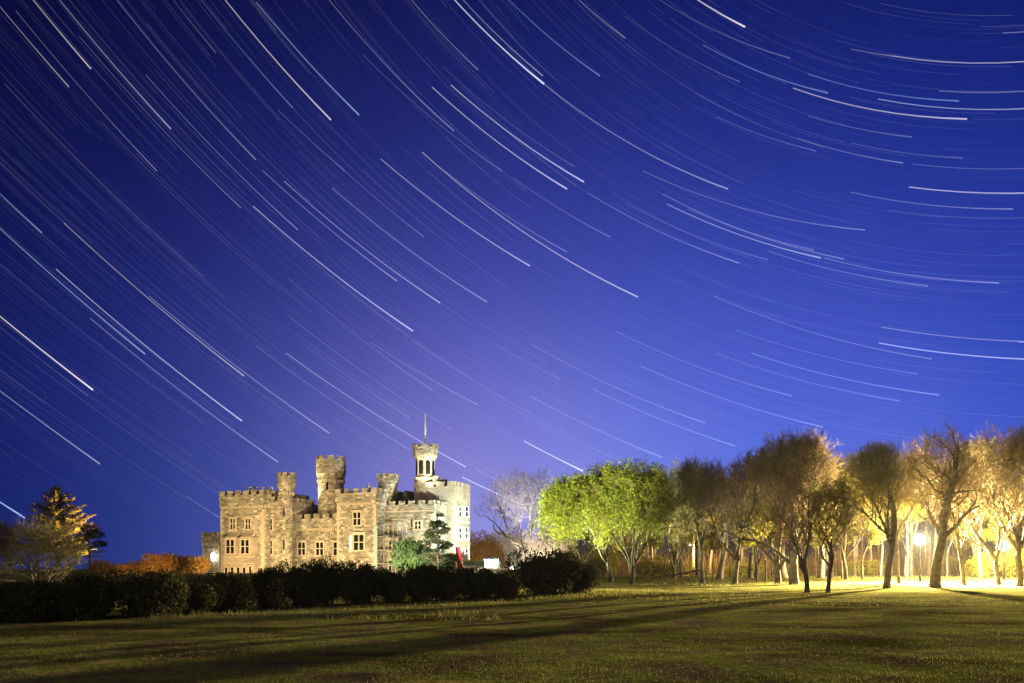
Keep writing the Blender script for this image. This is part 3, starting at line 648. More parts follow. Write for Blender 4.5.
# ------------------------------------------------------------------ bushes
def bush_mesh(seed, rx, ry, h, n, mt, leaf=.11):
    rs = np.random.RandomState(seed); L_ = []
    lob = [(rs.uniform(-.62, .62) * rx, rs.uniform(-.6, .6) * ry, rs.uniform(.3, .72) * h, rs.uniform(.30, .5)) for _ in range(13)] + [(0, 0, .45 * h, .62)]
    tb = MB(); per = n // len(lob); Pn = []
    for (x, y, z, s) in lob:
        q = rs.normal(size=(per, 3)); q /= np.linalg.norm(q, axis=1, keepdims=True); q *= rs.uniform(.80, 1.07, (per, 1)) + .05 * np.sin(q[:, :1] * 9 + x)
        sc_ = np.array([rx * s * 1.15, ry * s * 1.15, h * s * .95]); p = q * sc_ + np.array([x, y, z]); Pn.append(p[p[:, 2] > -.05]); tb.tube([(x * .2, y * .2, -.3), (x * .6, y * .6, z * .5), (x, y, z)], [.06, .04, .02], 5)
        core = q[:0]
    Pn = np.concatenate(Pn); Q = leaves(Pn, leaf, rs, .42)
    # inner dark mass so that the bush is not hollow
    for (x, y, z, s) in lob: pass
    n2 = n // 3; q = rs.normal(size=(n2, 3)); q /= np.linalg.norm(q, axis=1, keepdims=True); q *= rs.uniform(.2, .8, (n2, 1)); p = q * np.array([rx * .8, ry * .8, h * .45]) + np.array([0, 0, h * .45])
    Q = np.concatenate([Q, leaves(p, leaf * 1.9, rs, .7)])
    cr = quad_mesh('leaves', Q, M[mt]); me = bpy.data.meshes.new('stems'); me.from_pydata(tb.v, [], tb.f); me.materials.append(M['bark']); me.update()
    return me, cr
BP = [bush_mesh(70 + i, 1, .8, 1, 9000, 'leaf_dark', .04) for i in range(4)]
def bush(i, px, Y, pytop, wpx, label, group='dark rhododendron bushes below the castle', name='bush', mesh=None, basepy=None):
    x, y, z = at(px, Y); h = (zat(pytop, Y) - z) / .95; r = wpx / 2 / F * Y
    e = empty(name, (x, y, z), label, 'bush', group, i * 1.7 * 0 + (math.pi if i % 2 else 0), (r, max(1.2, min(r, 2.2)), h)); m = mesh or BP[i % 4]
    link('stems', m[0], e); link('leaves', m[1], e)
BUSH = [(8, 26, 590, 84, 'dark bush at the left edge under the cut-off tree'), (58, 27, 584, 74, 'low dark bush at the foot of the olive bare tree'), (90, 28, 574, 60, 'round dark bush below the small dark pine'),
 (148, 29, 573, 72, 'broad domed dark bush under the orange bushes'), (194, 31, 583, 50, 'lower dark bush in front of the crenellated terrace wall'), (232, 33, 576, 50, "dark bush below the castle's two-window bay"),
 (268, 35, 571, 44, 'dark bush hiding the foot of the round turret'), (302, 37, 565, 46, "dark bush below the two-light windows beside the turret"), (328, 40, 563, 36, 'high dark bush below the tall round tower'),
 (360, 40, 565, 42, 'dark bush below the shuttered castle window'), (392, 41, 572, 38, 'low dark bush below the scaffold'), (418, 42, 566, 36, 'dark bush at the foot of the layered pine'),
 (447, 43, 569, 44, 'dark bush in front of the red banner'), (478, 44, 570, 42, 'dark bush in front of the low white building'), (503, 45, 575, 38, 'lowest dark bush, left of the tall mounded bush'),
 (545, 47, 553, 72, 'tall mounded dark bush below the white bare tree'), (578, 48, 563, 44, 'dark bush sloping down to the right against the green trees')]
for i, (px, Y, t, w, lb) in enumerate(BUSH): bush(i, px, Y, t, w, lb)
# a second row behind, filling the hedge
for i, (px, Y, t, w, lb) in enumerate([(24, 46, 583, 60, 'dark bush behind the olive bare tree trunk'), (120, 47, 584, 60, 'dark bush seen in the dip between the pine and the domed bush'), (216, 52, 579, 40, 'dark bush directly under the low castle tower'),
  (284, 54, 570, 50, 'dark bush seen behind the foot of the turret'), (376, 54, 569, 40, 'dark bush in the rear row below the centre block'), (430, 56, 568, 70, 'dark bush in the rear row left of the red banner'), (496, 60, 571, 60, 'dark bush in the rear row below the low wall')]):
    bush(i + 1, px, Y, t, w, lb, group='rear row of dark bushes')
GB = bush_mesh(91, 1, .8, 1, 5200, 'leaf_mid', .05)
bush(0, 412, 106, 541, 40, 'bright green lit bush at the left foot of the layered pine', None, mesh=GB); bush(1, 440, 107, 557, 30, 'small green lit bush under the layered pine', None, mesh=GB)
OB = [bush_mesh(95 + i, 1, .8, 1, 3600, 'leaf_orange', .06) for i in range(2)]
for i, (px, Y, t, w, lb) in enumerate([(100, 88, 561, 30, 'orange lit bush beside the small dark pine'), (115, 100, 566, 28, 'dull orange bush between the pine and the gap'), (140, 106, 562, 30, 'pinkish orange bush in the middle of the orange row'), (158, 102, 556, 36, 'rounded bright orange bush, tallest of the orange row'), (178, 108, 556, 34, 'yellow-orange bush next to the low castle tower wall'), (196, 118, 558, 30, 'pale orange bush touching the low castle tower'), (128, 118, 564, 30, 'reddish bush at the back of the orange row')]):
    bush(i, px, Y, t, w, lb, 'orange lit bushes left of the castle', mesh=OB[i % 2])
# pale lit trees beyond, between castle and white tree
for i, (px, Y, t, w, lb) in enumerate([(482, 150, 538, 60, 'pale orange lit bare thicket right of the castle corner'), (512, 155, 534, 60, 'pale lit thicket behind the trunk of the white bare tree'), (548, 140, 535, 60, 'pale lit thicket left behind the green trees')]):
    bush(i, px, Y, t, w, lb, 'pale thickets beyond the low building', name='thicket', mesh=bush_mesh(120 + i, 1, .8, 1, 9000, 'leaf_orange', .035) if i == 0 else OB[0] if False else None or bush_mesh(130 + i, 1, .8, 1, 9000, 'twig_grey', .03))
YB = [bush_mesh(150 + i, 1, .8, 1, 5200, 'leaf_yellow', .045) for i in range(2)]
for i, (px, Y, tp, w, lb) in enumerate([(556, 92, 560, 34, 'leafy bush filling the gap left of the green tree trunks'), (598, 96, 556, 40, 'leafy yellow-green bush between the first two green tree trunks'), (650, 98, 560, 40, 'leafy yellow-green bush right of the forked green tree'), (672, 100, 563, 34, 'low leafy bush left of the curved beech'),
    (742, 104, 565, 40, 'low leafy bush behind the upright bare tree'), (862, 104, 562, 36, 'bush with yellow leaves left of the glaring lamp'), (984, 94, 556, 34, 'glowing pale bush left of the right-hand lamp'), (1018, 95, 548, 40, 'glowing pale bush at the right edge behind the last tree'), (945, 108, 560, 40, 'lit bush behind the wide forked tree')]):
    bush(i, px, Y, tp, w, lb, 'lit leafy bushes on the floor of the wood', mesh=YB[i % 2])
# ------------------------------------------------------------------ the wood behind
rs_ = np.random.RandomState(12)
def straight_tree(seed, H, r0, spread, lo, mats, ntw=6, nleaf=0):
    return make_tree(seed, H, lo * .9, spread, spread, lo, r0, nl=8, ns=(6, 4), ntw=ntw, mats=mats, nleaf=nleaf, leafs=.12, tw=.03, twl=.8)
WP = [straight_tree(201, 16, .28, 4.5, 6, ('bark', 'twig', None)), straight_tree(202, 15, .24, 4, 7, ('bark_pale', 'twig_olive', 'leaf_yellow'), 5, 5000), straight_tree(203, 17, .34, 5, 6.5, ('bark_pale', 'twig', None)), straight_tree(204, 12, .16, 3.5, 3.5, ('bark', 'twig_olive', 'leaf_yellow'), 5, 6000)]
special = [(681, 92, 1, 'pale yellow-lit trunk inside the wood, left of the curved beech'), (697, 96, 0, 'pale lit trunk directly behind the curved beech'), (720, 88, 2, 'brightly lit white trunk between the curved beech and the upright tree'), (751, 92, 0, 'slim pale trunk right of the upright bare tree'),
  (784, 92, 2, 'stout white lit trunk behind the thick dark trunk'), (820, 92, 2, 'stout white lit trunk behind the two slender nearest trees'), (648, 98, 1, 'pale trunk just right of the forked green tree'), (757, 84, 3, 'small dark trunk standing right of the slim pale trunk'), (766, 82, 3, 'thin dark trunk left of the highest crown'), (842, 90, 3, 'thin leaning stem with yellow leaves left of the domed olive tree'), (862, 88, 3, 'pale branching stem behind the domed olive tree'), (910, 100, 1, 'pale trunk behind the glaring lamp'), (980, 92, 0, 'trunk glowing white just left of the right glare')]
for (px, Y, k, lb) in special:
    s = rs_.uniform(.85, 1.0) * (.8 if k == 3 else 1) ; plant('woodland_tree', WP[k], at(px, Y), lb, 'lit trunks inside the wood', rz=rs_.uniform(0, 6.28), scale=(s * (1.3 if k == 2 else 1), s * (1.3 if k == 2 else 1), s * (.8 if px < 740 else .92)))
for i in range(46):
    px = 560 + 520 * (i + rs_.uniform(0, 1)) / 46; Y = rs_.uniform(100, 140); s = rs_.uniform(.65, 1.0) * (.8 if px < 740 else 1) * (.8 if px < 640 else 1)
    plant('woodland_tree', WP[rs_.randint(4)], at(px, Y), 'slim tree deep inside the lit wood', 'slim trees deep inside the wood', rz=rs_.uniform(0, 6.28), scale=(s, s, s))
for i in range(30):
    px = 636 + 420 * (i + rs_.uniform(0, 1)) / 30; Y = rs_.uniform(92, 112); s = rs_.uniform(.6, .88) * (.85 if px < 740 else 1)
    plant('woodland_tree', WP[(0, 1, 3, 3)[rs_.randint(4)]], at(px, Y), 'slim tree deep inside the lit wood', 'slim trees deep inside the wood', rz=rs_.uniform(0, 6.28), scale=(s * .85, s * .85, s))
# undergrowth: thin upright stems and saplings nobody could count
n = 15000; px = np.where(rs_.rand(n) < .45, rs_.uniform(835, 1010, n), rs_.uniform(590, 1120, n)); Y = rs_.uniform(103, 150, n); x = (px - CX) / F * Y
z = np.array([ground_z(a, b) for a, b in zip(x, Y)]); h = rs_.uniform(.5, 2.8, n) * (1 + .6 * np.sin(x * .55 + Y * .2) * np.sin(x * .23 + 2)) * (1 + (rs_.uniform(0, 1, n) > .93) * 1.5)
P0 = np.stack([x, Y, z - .1], 1); P1 = P0 + np.stack([rs_.normal(size=n) * .55, rs_.normal(size=n) * .55, h], 1)
k = rs_.randint(0, n, 60000); f = rs_.uniform(.3, 1, (60000, 1)); B0 = P0[k] + (P1[k] - P0[k]) * f; B1 = B0 + rs_.normal(size=(60000, 3)) * .3 + [0, 0, .35]
Q = np.concatenate([strips(P0, P1, .05, .02, rs_), strips(B0, B1, .03, .012, rs_)])
tag(link('undergrowth', quad_mesh('undergrowth', Q, M['brush'])), 'dense orange-brown thicket of upright stems on the floor of the wood', 'undergrowth', kind='stuff')
# far wood closing the view behind
n = 90000; px = rs_.uniform(560, 1130, n); Y = rs_.uniform(140, 175, n); x = (px - CX) / F * Y
top = 11.0 + 1.5 * np.sin(x * .31) + 1.2 * np.sin(x * .13 + 1) + 2.5 * np.clip((px - 640) / 120, 0, 1) ; zz = rs_.uniform(0, 1, n) ** .8 * top
P0 = np.stack([x, Y, zz + .5], 1); d = rs_.normal(size=(n, 3)); d[:, 2] = np.abs(d[:, 2]) * 1.4; d /= np.linalg.norm(d, axis=1, keepdims=True)
Q = [strips(P0, P0 + d * rs_.uniform(.5, 1.6, (n, 1)), .09, .03, rs_)]
m = 900; px = rs_.uniform(560, 1130, m); Y = rs_.uniform(142, 172, m); x = (px - CX) / F * Y; P0 = np.stack([x, Y, np.zeros(m)], 1)
Q.append(strips(P0, P0 + np.stack([rs_.normal(size=m) * .4, rs_.normal(size=m) * .4, rs_.uniform(7, 12, m)], 1), .3, .1, rs_))
tag(link('far_wood', quad_mesh('far_wood', np.concatenate(Q), M['wood_mass'])), 'distant wood reading as one mass of twigs behind the lit trees', 'wood', kind='stuff')
# ------------------------------------------------------------------ ground
rg = np.random.RandomState(5)
def vnoise(x, y, sc_, seed):
    r = np.random.RandomState(seed).rand(64, 64); X = x / sc_; Y = y / sc_; i = np.floor(X).astype(int); j = np.floor(Y).astype(int); fx = X - i; fy = Y - j
    fx = fx * fx * (3 - 2 * fx); fy = fy * fy * (3 - 2 * fy); g = lambda a, b: r[a % 64, b % 64]
    return (g(i, j) * (1 - fx) + g(i + 1, j) * fx) * (1 - fy) + (g(i, j + 1) * (1 - fx) + g(i + 1, j + 1) * fx) * fy - .5
def relief(x, y):
    near = np.clip((y - 4) / 8, 0, 1) * np.clip((130 - y) / 30, 0, 1)
    return near * (.03 * vnoise(x * .6, y, 2.6, 1) + .022 * vnoise(x, y, 1.1, 2) + .012 * vnoise(x, y, .45, 3) + .05 * vnoise(x * .5, y, 6, 4))
ys = np.concatenate([[-300, -100, -30, -5], np.arange(0, 60, .22), np.arange(60, 125, .6), [130, 140, 160, 200, 300, 450, 650]])
ts = np.concatenate([[-6, -3, -1.6], np.linspace(-.95, .95, 420), [1.6, 3, 6]])
gy, gt_ = np.meshgrid(ys, ts, indexing='ij'); gx = gt_ * (np.abs(gy) * .8 + 6)
gx = np.clip(gx, -690, 690)
gz = np.vectorize(ground_z)(gx, gy) + relief(gx, gy)
nr, nc = gx.shape; idx = np.arange(nr * nc).reshape(nr, nc)
me = bpy.data.meshes.new('lawn'); Vt = np.stack([gx, gy, gz], -1).reshape(-1, 3); Fq = np.stack([idx[:-1, :-1], idx[:-1, 1:], idx[1:, 1:], idx[1:, :-1]], -1).reshape(-1, 4)
me.vertices.add(len(Vt)); me.vertices.foreach_set('co', Vt.astype(np.float32).ravel()); me.loops.add(Fq.size); me.loops.foreach_set('vertex_index', Fq.astype(np.int32).ravel())
me.polygons.add(len(Fq)); me.polygons.foreach_set('loop_start', np.arange(0, Fq.size, 4, dtype=np.int32)); me.update(calc_edges=True); me.polygons.foreach_set('use_smooth', [True] * len(Fq))
gm = bpy.data.materials.new('grass_ground'); gm.use_nodes = True; t = gm.node_tree; b = t.nodes['Principled BSDF']; b.inputs['Roughness'].default_value = .95; b.inputs['Specular IOR Level'].default_value = .1
g = t.nodes.new('ShaderNodeTexCoord')
def noise(sc_, det, stretch=None):
    n = t.nodes.new('ShaderNodeTexNoise'); n.inputs['Scale'].default_value = sc_; n.inputs['Detail'].default_value = det; n.inputs['Roughness'].default_value = .62
    if stretch:
        mp = t.nodes.new('ShaderNodeMapping'); mp.inputs['Scale'].default_value = stretch; t.links.new(g.outputs['Object'], mp.inputs[0]); t.links.new(mp.outputs[0], n.inputs['Vector'])
    else: t.links.new(g.outputs['Object'], n.inputs['Vector'])
    return n.outputs[0]
def rampn(src, stops):
    r = t.nodes.new('ShaderNodeValToRGB'); t.links.new(src, r.inputs[0]); c = r.color_ramp; c.elements[0].position, c.elements[1].position = stops[0][0], stops[-1][0]
    for p, _ in stops[1:-1]: c.elements.new(p)
    for e, (p, col) in zip(c.elements, stops): e.position = p; e.color = (*col, 1)
    return r.outputs[0]
c0 = 0; b.inputs['Specular IOR Level'].default_value = 0
c1 = rampn(noise(.55, 8), [(.30, (.075, .052, .040)), (.42, (.115, .088, .048)), (.55, (.130, .142, .030)), (.70, (.23, .19, .065))])
c2 = rampn(noise(6.0, 6), [(.3, (.45, .42, .40)), (.7, (1.4, 1.4, 1.35))])
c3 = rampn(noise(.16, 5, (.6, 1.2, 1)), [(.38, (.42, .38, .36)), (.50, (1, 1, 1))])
def mulc(a, b_):
    m = t.nodes.new('ShaderNodeMix'); m.data_type = 'RGBA'; m.blend_type = 'MULTIPLY'; m.inputs['Factor'].default_value = 1; t.links.new(a, m.inputs['A']); t.links.new(b_, m.inputs['B']); return m.outputs['Result']
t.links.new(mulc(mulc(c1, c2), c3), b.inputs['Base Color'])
bp = t.nodes.new('ShaderNodeBump'); bp.inputs['Strength'].default_value = .5; bp.inputs['Distance'].default_value = .04; t.links.new(noise(9, 6), bp.inputs['Height']); t.links.new(bp.outputs[0], b.inputs['Normal'])
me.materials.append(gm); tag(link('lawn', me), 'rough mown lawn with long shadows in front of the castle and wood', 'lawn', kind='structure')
# grass blades
M['grass'] = mat('grass', (.11, .125, .03), col2=(.22, .19, .06), nscale=.8, transl=.3)
def blades(n, y0, y1, h0, h1, w, pxr=(-20, 1044), pw=1.0, filt=None):
    u = rg.uniform(0, 1, n); Y = (y0 ** -pw + u * (y1 ** -pw - y0 ** -pw)) ** (-1 / pw); px = rg.uniform(*pxr, n); x = (px - CX) / F * Y
    keep = vnoise(x, Y, .9, 9) + rg.uniform(-.35, .35, n) > -.08; x, Y = x[keep], Y[keep]; n = len(x)
    z = np.array([ground_z(a, b_) for a, b_ in zip(x, Y)]) + relief(x, Y); P0 = np.stack([x, Y, z - .01], 1)
    return strips(P0, P0 + np.stack([rg.normal(size=n) * h0 * .7, rg.normal(size=n) * h0 * .7, rg.uniform(h0, h1, n)], 1), w, w * .25, rg)
def fade_blades():
    n = 16000; Y = rg.uniform(42, 64, n); px = rg.uniform(440, 760, n); x = (px - CX) / F * Y
    keep = (np.exp(-((px - 565) / 75) ** 2 - ((Y - 52) / 8) ** 2) * 1.3 + vnoise(x, Y, 1.3, 31) * .8) > rg.uniform(0, 1, n); x, Y = x[keep], Y[keep]; n = len(x)
    z = np.array([ground_z(a, b_) for a, b_ in zip(x, Y)]) + relief(x, Y); P0 = np.stack([x, Y, z - .01], 1)
    return strips(P0, P0 + np.stack([rg.normal(size=n) * .07, rg.normal(size=n) * .07, rg.uniform(.05, .18, n)], 1), .025, .006, rg)
Q = [blades(60000, 11.5, 40, .015, .05, .008), blades(24000, 38, 75, .02, .08, .02), fade_blades(), blades(5000, 28, 44, .05, .2, .016, (-20, 500)), blades(12000, 76, 98, .08, .25, .04, (640, 1044))]
tag(link('grass', quad_mesh('grass', np.concatenate(Q), M['grass'])), 'short tufted grass covering the lawn', 'grass', kind='stuff')
# ------------------------------------------------------------------ lamps
def lamp_light(parent, loc, col, watts, r=.15, spot=None, aim=None):
    ld = bpy.data.lights.new('lamp_light', 'SPOT' if spot else 'POINT'); ld.energy = watts; ld.color = col; ld.shadow_soft_size = r
    if spot: ld.spot_size = R(spot); ld.spot_blend = .6
    o = bpy.data.objects.new('lamp_light', ld); C.objects.link(o); o.parent = parent; o.location = loc
    if aim is not None:
        d = parent.matrix_basis.inverted() @ Vector(aim) - Vector(loc); o.rotation_euler = d.to_track_quat('-Z', 'Y').to_euler()
    return o
def street_lamp(px, Y, py, col, watts, label, head=.3, glow=4, beam=0, aim=None):
    x, y, z = at(px, Y); e = empty('street_lamp', (x, y, z), label, 'lamp', 'lamps in the wood'); h = zat(py, Y) - z
    m = MB(); m.lathe(0, 0, [(.14, -.3), (.14, .5), (.07, .7), (.05, h - .3)], 10); m.build('post', M['metal_dark'], e)
    m = MB(); m.lathe(0, 0, [(.10, h - head - .05), (.16, h - head), (.16, h - head + .02)], 12); m.build('collar', M['metal_dark'], e)
    m = MB(); m.lathe(0, 0, [(head * math.sin(a) + .004, h - head * math.cos(a)) for a in np.linspace(.25, math.pi - .02, 10)], 16); gl = m.build('globe', lamp_glass('lamp_glass', (1, .93, .72), glow), e, True); lamp_light(e, (0, 0, h), col, watts, .12)
    if beam:                                                       # the lamp's reflector throws most of its light out over the lawn
        lamp_light(e, (0, -.1, h), col, beam, .12, 132, aim)
    m = MB(); m.lathe(0, 0, [(head * .5, h + head + .01), (.02, h + head + .12)], 12); m.build('cap', M['metal_dark'], e)
    return e
WARM = (1.0, .74, .30)
street_lamp(920, 86, 540, (1.0, .80, .42), 60000, 'glaring yellow-white lamp on a post among the trees right of the domed olive tree', head=.6, beam=1250000, aim=(24, 22, 0))
street_lamp(1004, 88, 546, (1.0, .80, .42), 36000, 'glaring lamp half hidden by trunks near the right edge', head=.55, beam=520000, aim=(40, 25, 0))
street_lamp(812, 118, 532, (1.0, .72, .28), 30000, 'lamp hidden deep in the wood behind the two slender nearest trees', head=.12)
street_lamp(690, 112, 545, (1.0, .72, .28), 22000, 'lamp hidden deep in the wood behind the curved beech', head=.12)
def flood(loc, aim, col, watts, label, group='floodlights', spot=120, tilt=0):
    d = Vector(aim) - Vector(loc); rz = math.atan2(d.y, d.x) - math.pi / 2
    e = empty('floodlight', loc, label, 'floodlight', group, rz)
    m = MB(); m.tube([(0, 0, -.3 - max(0, loc[2] - ground_z(loc[0], loc[1]))), (0, 0, .25)], .04, 8); m.build('post', M['metal_dark'], e)
    m = MB(); m.box(-.25, .25, -.14, .10, .25, .6); m.build('housing', M['metal_dark'], e)
    m = MB(); m.box(-.22, .22, .101, .112, .28, .57); m.build('lens', emit('flood_glow', col, 20), e)
    lamp_light(e, (0, .2, .43), col, watts, .12, spot, aim); return e
def cf(px, v, py=578): 
    u = U(px, v); x, y, _ = cpt(u, v, 0); return (x, y, .55)
for px, tgt, w, lb in ((222, (240, 525), 13000, 'ground floodlight hidden behind the hedge below the left castle bay'), (276, (290, 520), 13000, 'ground floodlight hidden behind the hedge below the turret'),
                       (334, (345, 515), 14000, 'ground floodlight hidden behind the hedge below the centre block'), (392, (415, 515), 19000, 'ground floodlight hidden behind the hedge below the scaffold')):
    l = cf(px, -24); tx, ty, _ = cpt(U(tgt[0], -6), -6, 0); flood(l, (tx, ty, 8), (1.0, .90, .68) if px == 392 else (1.0, .75, .36), w * 1.15, lb, spot=125)
# floodlight on the roof, washing the round tower and the flag tower
l = cpt(U(301, -4), -4.0, WZ - 1.6); flood(l, cpt(U(331, -1.6), -3.2, zat(460, 128)), (1.0, .82, .50), 24000, 'small floodlight on the castle roof left of the round tower', spot=34)
l = cpt(U(258, -9.3), -9.4, LZ - 1.9); flood(l, cpt(U(287, -7.6), -7.8, zat(480, 135)), (1.0, .82, .50), 9000, 'small floodlight on the castle roof beside the round turret', spot=48)
l = cpt(U(437, -3.7), -3.7, RZ + .1); flood(l, cpt(fu, FVV, zat(462, 122)), (1.0, .84, .58), 11000, 'small floodlight on the castle roof below the flag tower', spot=36)
# white-green floodlight right of the castle
x, y, _ = at(466, 60); flood((x, y, 1.0), (at(608, 80)[0], 80, 9.6), (.95, 1.0, .50), 95000, 'added floodlight brightening the green trees evenly from the front', spot=31)  # added front fill, tinted yellow-green to even out the crowns
x, y, _ = at(512, 85); flood((x, y, 1.4), (x + 9, y - 3, 10), (.92, 1.0, .62), 105000, 'white floodlight on the ground left of the green trees', spot=95)
x, y, _ = at(521, 106); flood((x, y, 2.0), cpt(0, 0, 8.5), (.84, 1.0, .95), 92000, 'white floodlight turned towards the right corner of the castle', spot=52)
x, y, _ = at(514, 84); flood((x, y, .8), (*at(522, 92)[:2], 8), (1.0, .94, .86), 11000, 'white floodlight turned up into the white bare tree', spot=90)
x, y, _ = at(522, 132); flood((x, y, 1.6), (x, y + 14, 4), (1.0, .76, .48), 7000, 'floodlight on the ground in front of the pale thickets', spot=150)
# white lamp on the low tower
x, y, z = cpt(U(213, FV - .5), FV - .45, zat(557, 136)); e = empty('wall_lamp', (x, y, z), 'bright white lamp on the low castle tower', 'lamp', rz=-TH)
m = MB(); m.lathe(0, 0, [(.05, -.75), (.3, -.45), (.36, 0), (.3, .45), (.05, .75)], 14); m.build('globe', emit('wall_lamp_glow', (.9, .97, 1), 14), e, True)
m = MB(); m.box(-.06, .06, .2, .46, -.06, .06); m.build('bracket', M['metal_dark'], e)
# orange street light over the orange bushes and the spruce
for px, Y, py, w, lb in ((150, 92, 582, 20000, 'low orange lamp hidden in front of the orange bushes'), (112, 75, 587, 36000, 'low orange lamp hidden behind the flat-topped pine')):
    x, y, _ = at(px, Y); flood((x, y, zat(py, Y)), (x, y + 10, 3) if px == 150 else (*at(57, 78)[:2], 8), (1.0, .60, .18) if px == 150 else (1, .72, .25), w, lb, spot=150 if px == 150 else 44)
x, y, _ = at(74, 46); flood((x, y, .35), (*at(36, 58)[:2], 4), (1.0, .85, .45), 1500, 'dim ground light hidden in the bushes below the olive bare tree', spot=110)

# ------------------------------------------------------------------ thin haze added to give the lamps their glare
hz = MB(); hz.box(-720, 720, -320, 720, -2.2, 32)
hm = bpy.data.materials.new('glow_haze'); hm.use_nodes = True; t = hm.node_tree; t.nodes.clear()
pv = t.nodes.new('ShaderNodeVolumePrincipled'); pv.inputs['Color'].default_value = (.9, .93, 1, 1); pv.inputs['Density'].default_value = .00005; pv.inputs['Anisotropy'].default_value = .2
ho = t.nodes.new('ShaderNodeOutputMaterial'); t.links.new(pv.outputs[0], ho.inputs['Volume'])
tag(hz.build('haze', hm), 'thin haze added for the glow round the lamps', 'haze', kind='stuff')
TRAILS = [(0, 5, 69, 87, 0.6, 2, 0), (16, 11, 157, 171, 0.45, 0, 0), (34, 0, 91, 69, 0.85, 2, 0), (60, 0, 171, 129, 0.7, 0, 0), (79, 36, 241, 208, 0.4, 0, 0), (117, 0, 256, 160, 0.5, 0, 0),
 (146, 75, 298, 230, 0.5, 0, 0), (200, 0, 293, 108, 0.45, 1, 0), (223, 0, 331, 120, 1, 2, 0), (173, 0, 216, 53, 0.3, 0, 0), (256, 2, 359, 115, 0.9, 1, 0), (278, 110, 345, 171, 0.4, 0, 0),
 (326, 0, 454, 131, 0.5, 0, 0), (363, 55, 502, 171, 0.35, 0, 0), (408, 0, 478, 70, 0.45, 0, 0), (450, 0, 544, 84, 1.3, 0, 0), (544, 84, 728, 189, 0.7, 0, 0), (459, 0, 543, 76, 0.6, 0, 0),
 (432, 87, 567, 189, 1, 0, 1), (451, 85, 584, 182, 1, 0, 1), (443, 67, 575, 167, 0.3, 0, 1), (503, 0, 600, 76, 0.6, 1, 0), (575, 0, 625, 38, 0.45, 2, 0), (694, 0, 745, 27, 1.2, 2, 0),
 (625, 16, 740, 82, 0.3, 0, 0), (650, 0, 790, 58, 0.35, 0, 0), (703, 45, 828, 93, 0.65, 1, 1), (808, 74, 959, 101, 0.65, 1, 1), (793, 88, 967, 119, 0.95, 2, 1), (878, 99, 1024, 109, 0.85, 0, 0),
 (851, 49, 893, 56, 0.45, 2, 0), (893, 56, 1024, 61, 0.9, 2, 0), (939, 91, 1024, 91, 0.6, 0, 0), (1003, 33, 1024, 31, 0.6, 0, 0), (717, 117, 816, 151, 0.45, 1, 0), (808, 116, 912, 137, 0.4, 0, 0),
 (797, 138, 903, 163, 0.5, 0, 0), (851, 143, 963, 158, 0.35, 0, 0), (912, 164, 1024, 169, 0.45, 0, 0), (0, 192, 42, 233, 0.7, 1, 0), (0, 226, 145, 354, 0.9, 1, 0), (56, 269, 242, 421, 1, 0, 1),
 (64, 223, 244, 376, 0.75, 2, 1), (149, 296, 329, 433, 0.65, 0, 1), (90, 318, 278, 462, 0.65, 0, 1), (0, 314, 93, 390, 1.3, 2, 0), (0, 325, 88, 396, 0.35, 1, 0), (0, 388, 100, 464, 0.75, 0, 0),
 (0, 501, 25, 518, 1.3, 1, 0), (186, 496, 220, 518, 0.45, 0, 0), (253, 206, 413, 331, 1, 0, 1), (284, 181, 440, 303, 0.75, 0, 1), (262, 170, 397, 281, 0.6, 0, 0), (332, 188, 487, 302, 0.6, 0, 1),
 (381, 159, 530, 266, 0.85, 0, 0), (345, 171, 424, 237, 0.4, 0, 0), (422, 152, 638, 297, 0.85, 2, 0), (445, 171, 567, 252, 0.45, 0, 0), (513, 178, 610, 237, 0.4, 0, 0), (588, 193, 739, 263, 0.5, 0, 1),
 (625, 203, 768, 260, 0.35, 0, 0), (643, 171, 865, 230, 0.5, 0, 0), (663, 194, 844, 259, 0.5, 0, 1), (667, 204, 821, 258, 0.8, 0, 1), (688, 209, 814, 250, 0.45, 0, 0), (909, 187, 1024, 194, 1.1, 2, 0),
 (850, 192, 1013, 209, 0.55, 0, 1), (824, 258, 999, 283, 0.6, 0, 1), (768, 251, 928, 286, 0.5, 0, 0), (714, 296, 932, 359, 0.45, 2, 0), (881, 327, 1024, 343, 0.7, 2, 0), (1018, 342, 1024, 342, 0.9, 0, 0),
 (879, 343, 1024, 361, 1.2, 0, 0), (736, 330, 918, 374, 0.4, 0, 1), (615, 331, 792, 396, 0.45, 0, 1), (641, 366, 823, 427, 0.55, 0, 1), (715, 353, 900, 401, 0.45, 0, 1), (751, 353, 939, 395, 0.6, 0, 1),
 (531, 344, 705, 423, 0.5, 0, 1), (594, 390, 735, 446, 0.45, 0, 0), (530, 396, 662, 457, 0.5, 0, 0), (524, 441, 583, 471, 1.3, 0, 0), (462, 477, 525, 506, 1.3, 0, 0), (286, 353, 466, 467, 0.8, 0, 1),
 (256, 346, 410, 450, 0.4, 0, 0), (370, 342, 478, 405, 0.45, 0, 0), (492, 342, 560, 379, 0.35, 0, 0), (475, 469, 497, 480, 0.4, 0, 0), (300, 342, 410, 418, 0.3, 0, 0), (512, 408, 612, 457, 0.3, 0, 0),
 (288, 278, 432, 390, 0.35, 0, 0)]
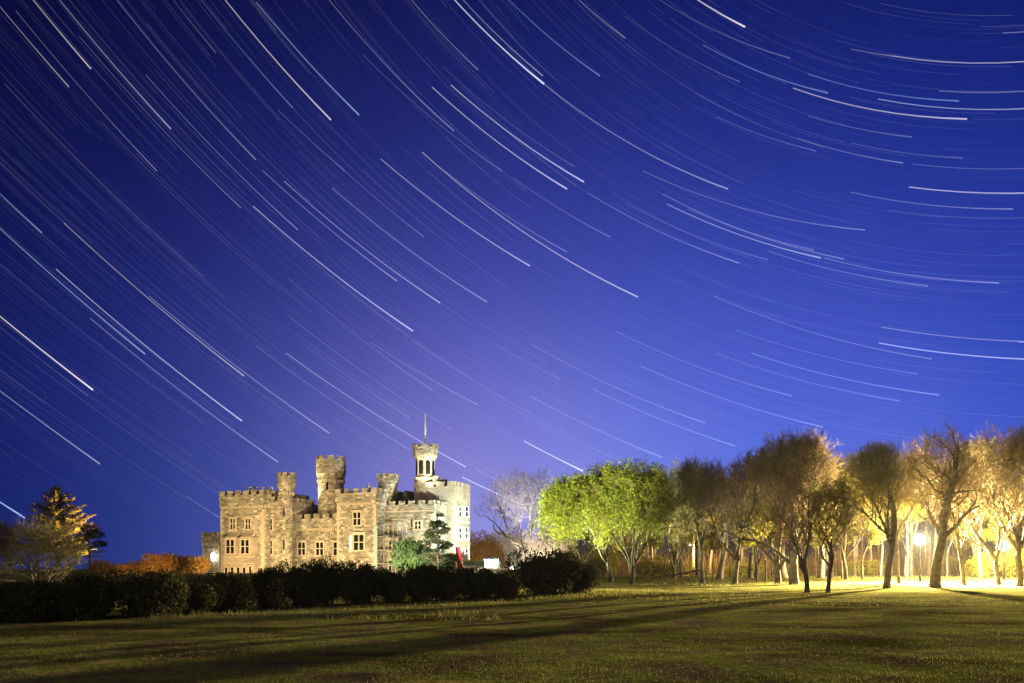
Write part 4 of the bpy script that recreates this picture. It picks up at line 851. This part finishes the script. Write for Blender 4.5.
# ------------------------------------------------------------------ star trails: arcs about the celestial pole, 4 km out
POLE_AZ, POLE_EL = R(43.5), R(54.8)
Pp = np.array([math.sin(POLE_AZ) * math.cos(POLE_EL), math.cos(POLE_AZ) * math.cos(POLE_EL), math.sin(POLE_EL)])
Pe = np.cross(Pp, [0, 0, 1.]); Pe /= np.linalg.norm(Pe); Pn = np.cross(Pe, Pp)
def polar(d):
    return math.acos(max(-1, min(1, d @ Pp))), math.atan2(d @ Pe, d @ Pn)
def from_polar(r, a):
    return Pp * math.cos(r) + (Pe * math.sin(a) + Pn * math.cos(a)) * math.sin(r)
TINT = {0: (.80, .84, 1.0), 1: (.42, .62, 1.0), 2: (1.0, .90, .88)}
RS = 4000.0
sv = []; sf = []; scol = []
def arc(r0, a0, r1, a1, w, b, tint, ends=1.0):
    da = (a1 - a0 + math.pi) % (2 * math.pi) - math.pi
    n = max(4, int(abs(da) * math.sin(r0) / R(1.2))); k0 = len(sv)
    for i in range(n + 1):
        t = i / n; r = r0 + (r1 - r0) * t; a = a0 + da * t
        d = from_polar(r, a); g = from_polar(r + .001, a) - d; g /= np.linalg.norm(g)
        q = math.sqrt(1 + (d[0] / max(d[1], .2)) ** 2 * .5)                 # keeps an even width towards the rim
        h = w * (.85 + .5 * t ** 4 * ends) * RS / F * .5 * max(d[1], .4)
        sv.append(tuple(d * RS - g * h + [0, 0, CAMZ])); sv.append(tuple(d * RS + g * h + [0, 0, CAMZ]))
        e = b * (.72 + .5 * t ** 3 * ends)
        c = (*[x * e for x in tint], 1); scol.append(c); scol.append(c)
        if i: sf.append((k0 + 2 * i - 2, k0 + 2 * i - 1, k0 + 2 * i + 1, k0 + 2 * i))
for (x0, y0, x1, y1, b, t, cpl) in TRAILS:
    if x0 == 0 or y0 == 0 or x1 >= 1024:
        # the arc runs on outside the frame
        pass
    r0, a0 = polar(gdir(x0, y0)); r1, a1 = polar(gdir(x1, y1))
    da = (a1 - a0 + math.pi) % (2 * math.pi) - math.pi
    if x0 == 0 or y0 == 0: a0 -= np.sign(da) * R(5)
    if x1 >= 1024: a1 += np.sign(da) * R(6)
    arc(r0, a0, r1, a1, .68 + .42 * b, .46 * b ** 1.5, TINT[t])
rs = np.random.RandomState(7)
for i in range(9500):
    r = math.acos(rs.uniform(math.cos(R(100)), math.cos(R(14)))); a = rs.uniform(-math.pi, math.pi)
    d = from_polar(r, a)
    if d[1] < .25 or d[2] < .02 or d[2] > .85: continue
    dl = R(rs.choice([15.4, 15.4, 15.4, 10])); sgn = -1
    d2 = from_polar(r, a + sgn * dl)
    if d2[2] < .015: continue
    b = min(.32, .025 + rs.exponential(.034)) * (0.5 + 0.5 * min(1, d[2] / .25))
    arc(r, a, r, a + sgn * dl, rs.uniform(.5, .8), b * .5, TINT[rs.choice([0, 0, 1, 2])], .2)
me = bpy.data.meshes.new('sky'); me.from_pydata(sv, [], sf)
ca = me.color_attributes.new('star', 'FLOAT_COLOR', 'POINT'); ca.data.foreach_set('color', np.array(scol, np.float32).ravel())
sm = bpy.data.materials.new('starlight'); sm.use_nodes = True; t_ = sm.node_tree; t_.nodes.clear()
at_ = t_.nodes.new('ShaderNodeAttribute'); at_.attribute_name = 'star'
em_ = t_.nodes.new('ShaderNodeEmission'); t_.links.new(at_.outputs['Color'], em_.inputs[0])
tr_ = t_.nodes.new('ShaderNodeBsdfTransparent'); as_ = t_.nodes.new('ShaderNodeAddShader'); o_ = t_.nodes.new('ShaderNodeOutputMaterial')
t_.links.new(tr_.outputs[0], as_.inputs[0]); t_.links.new(em_.outputs[0], as_.inputs[1]); t_.links.new(as_.outputs[0], o_.inputs[0])
sm.cycles.emission_sampling = 'NONE'; me.materials.append(sm)
tag(link('sky', me), 'long star trails curving over the deep blue night sky', 'sky', kind='structure')
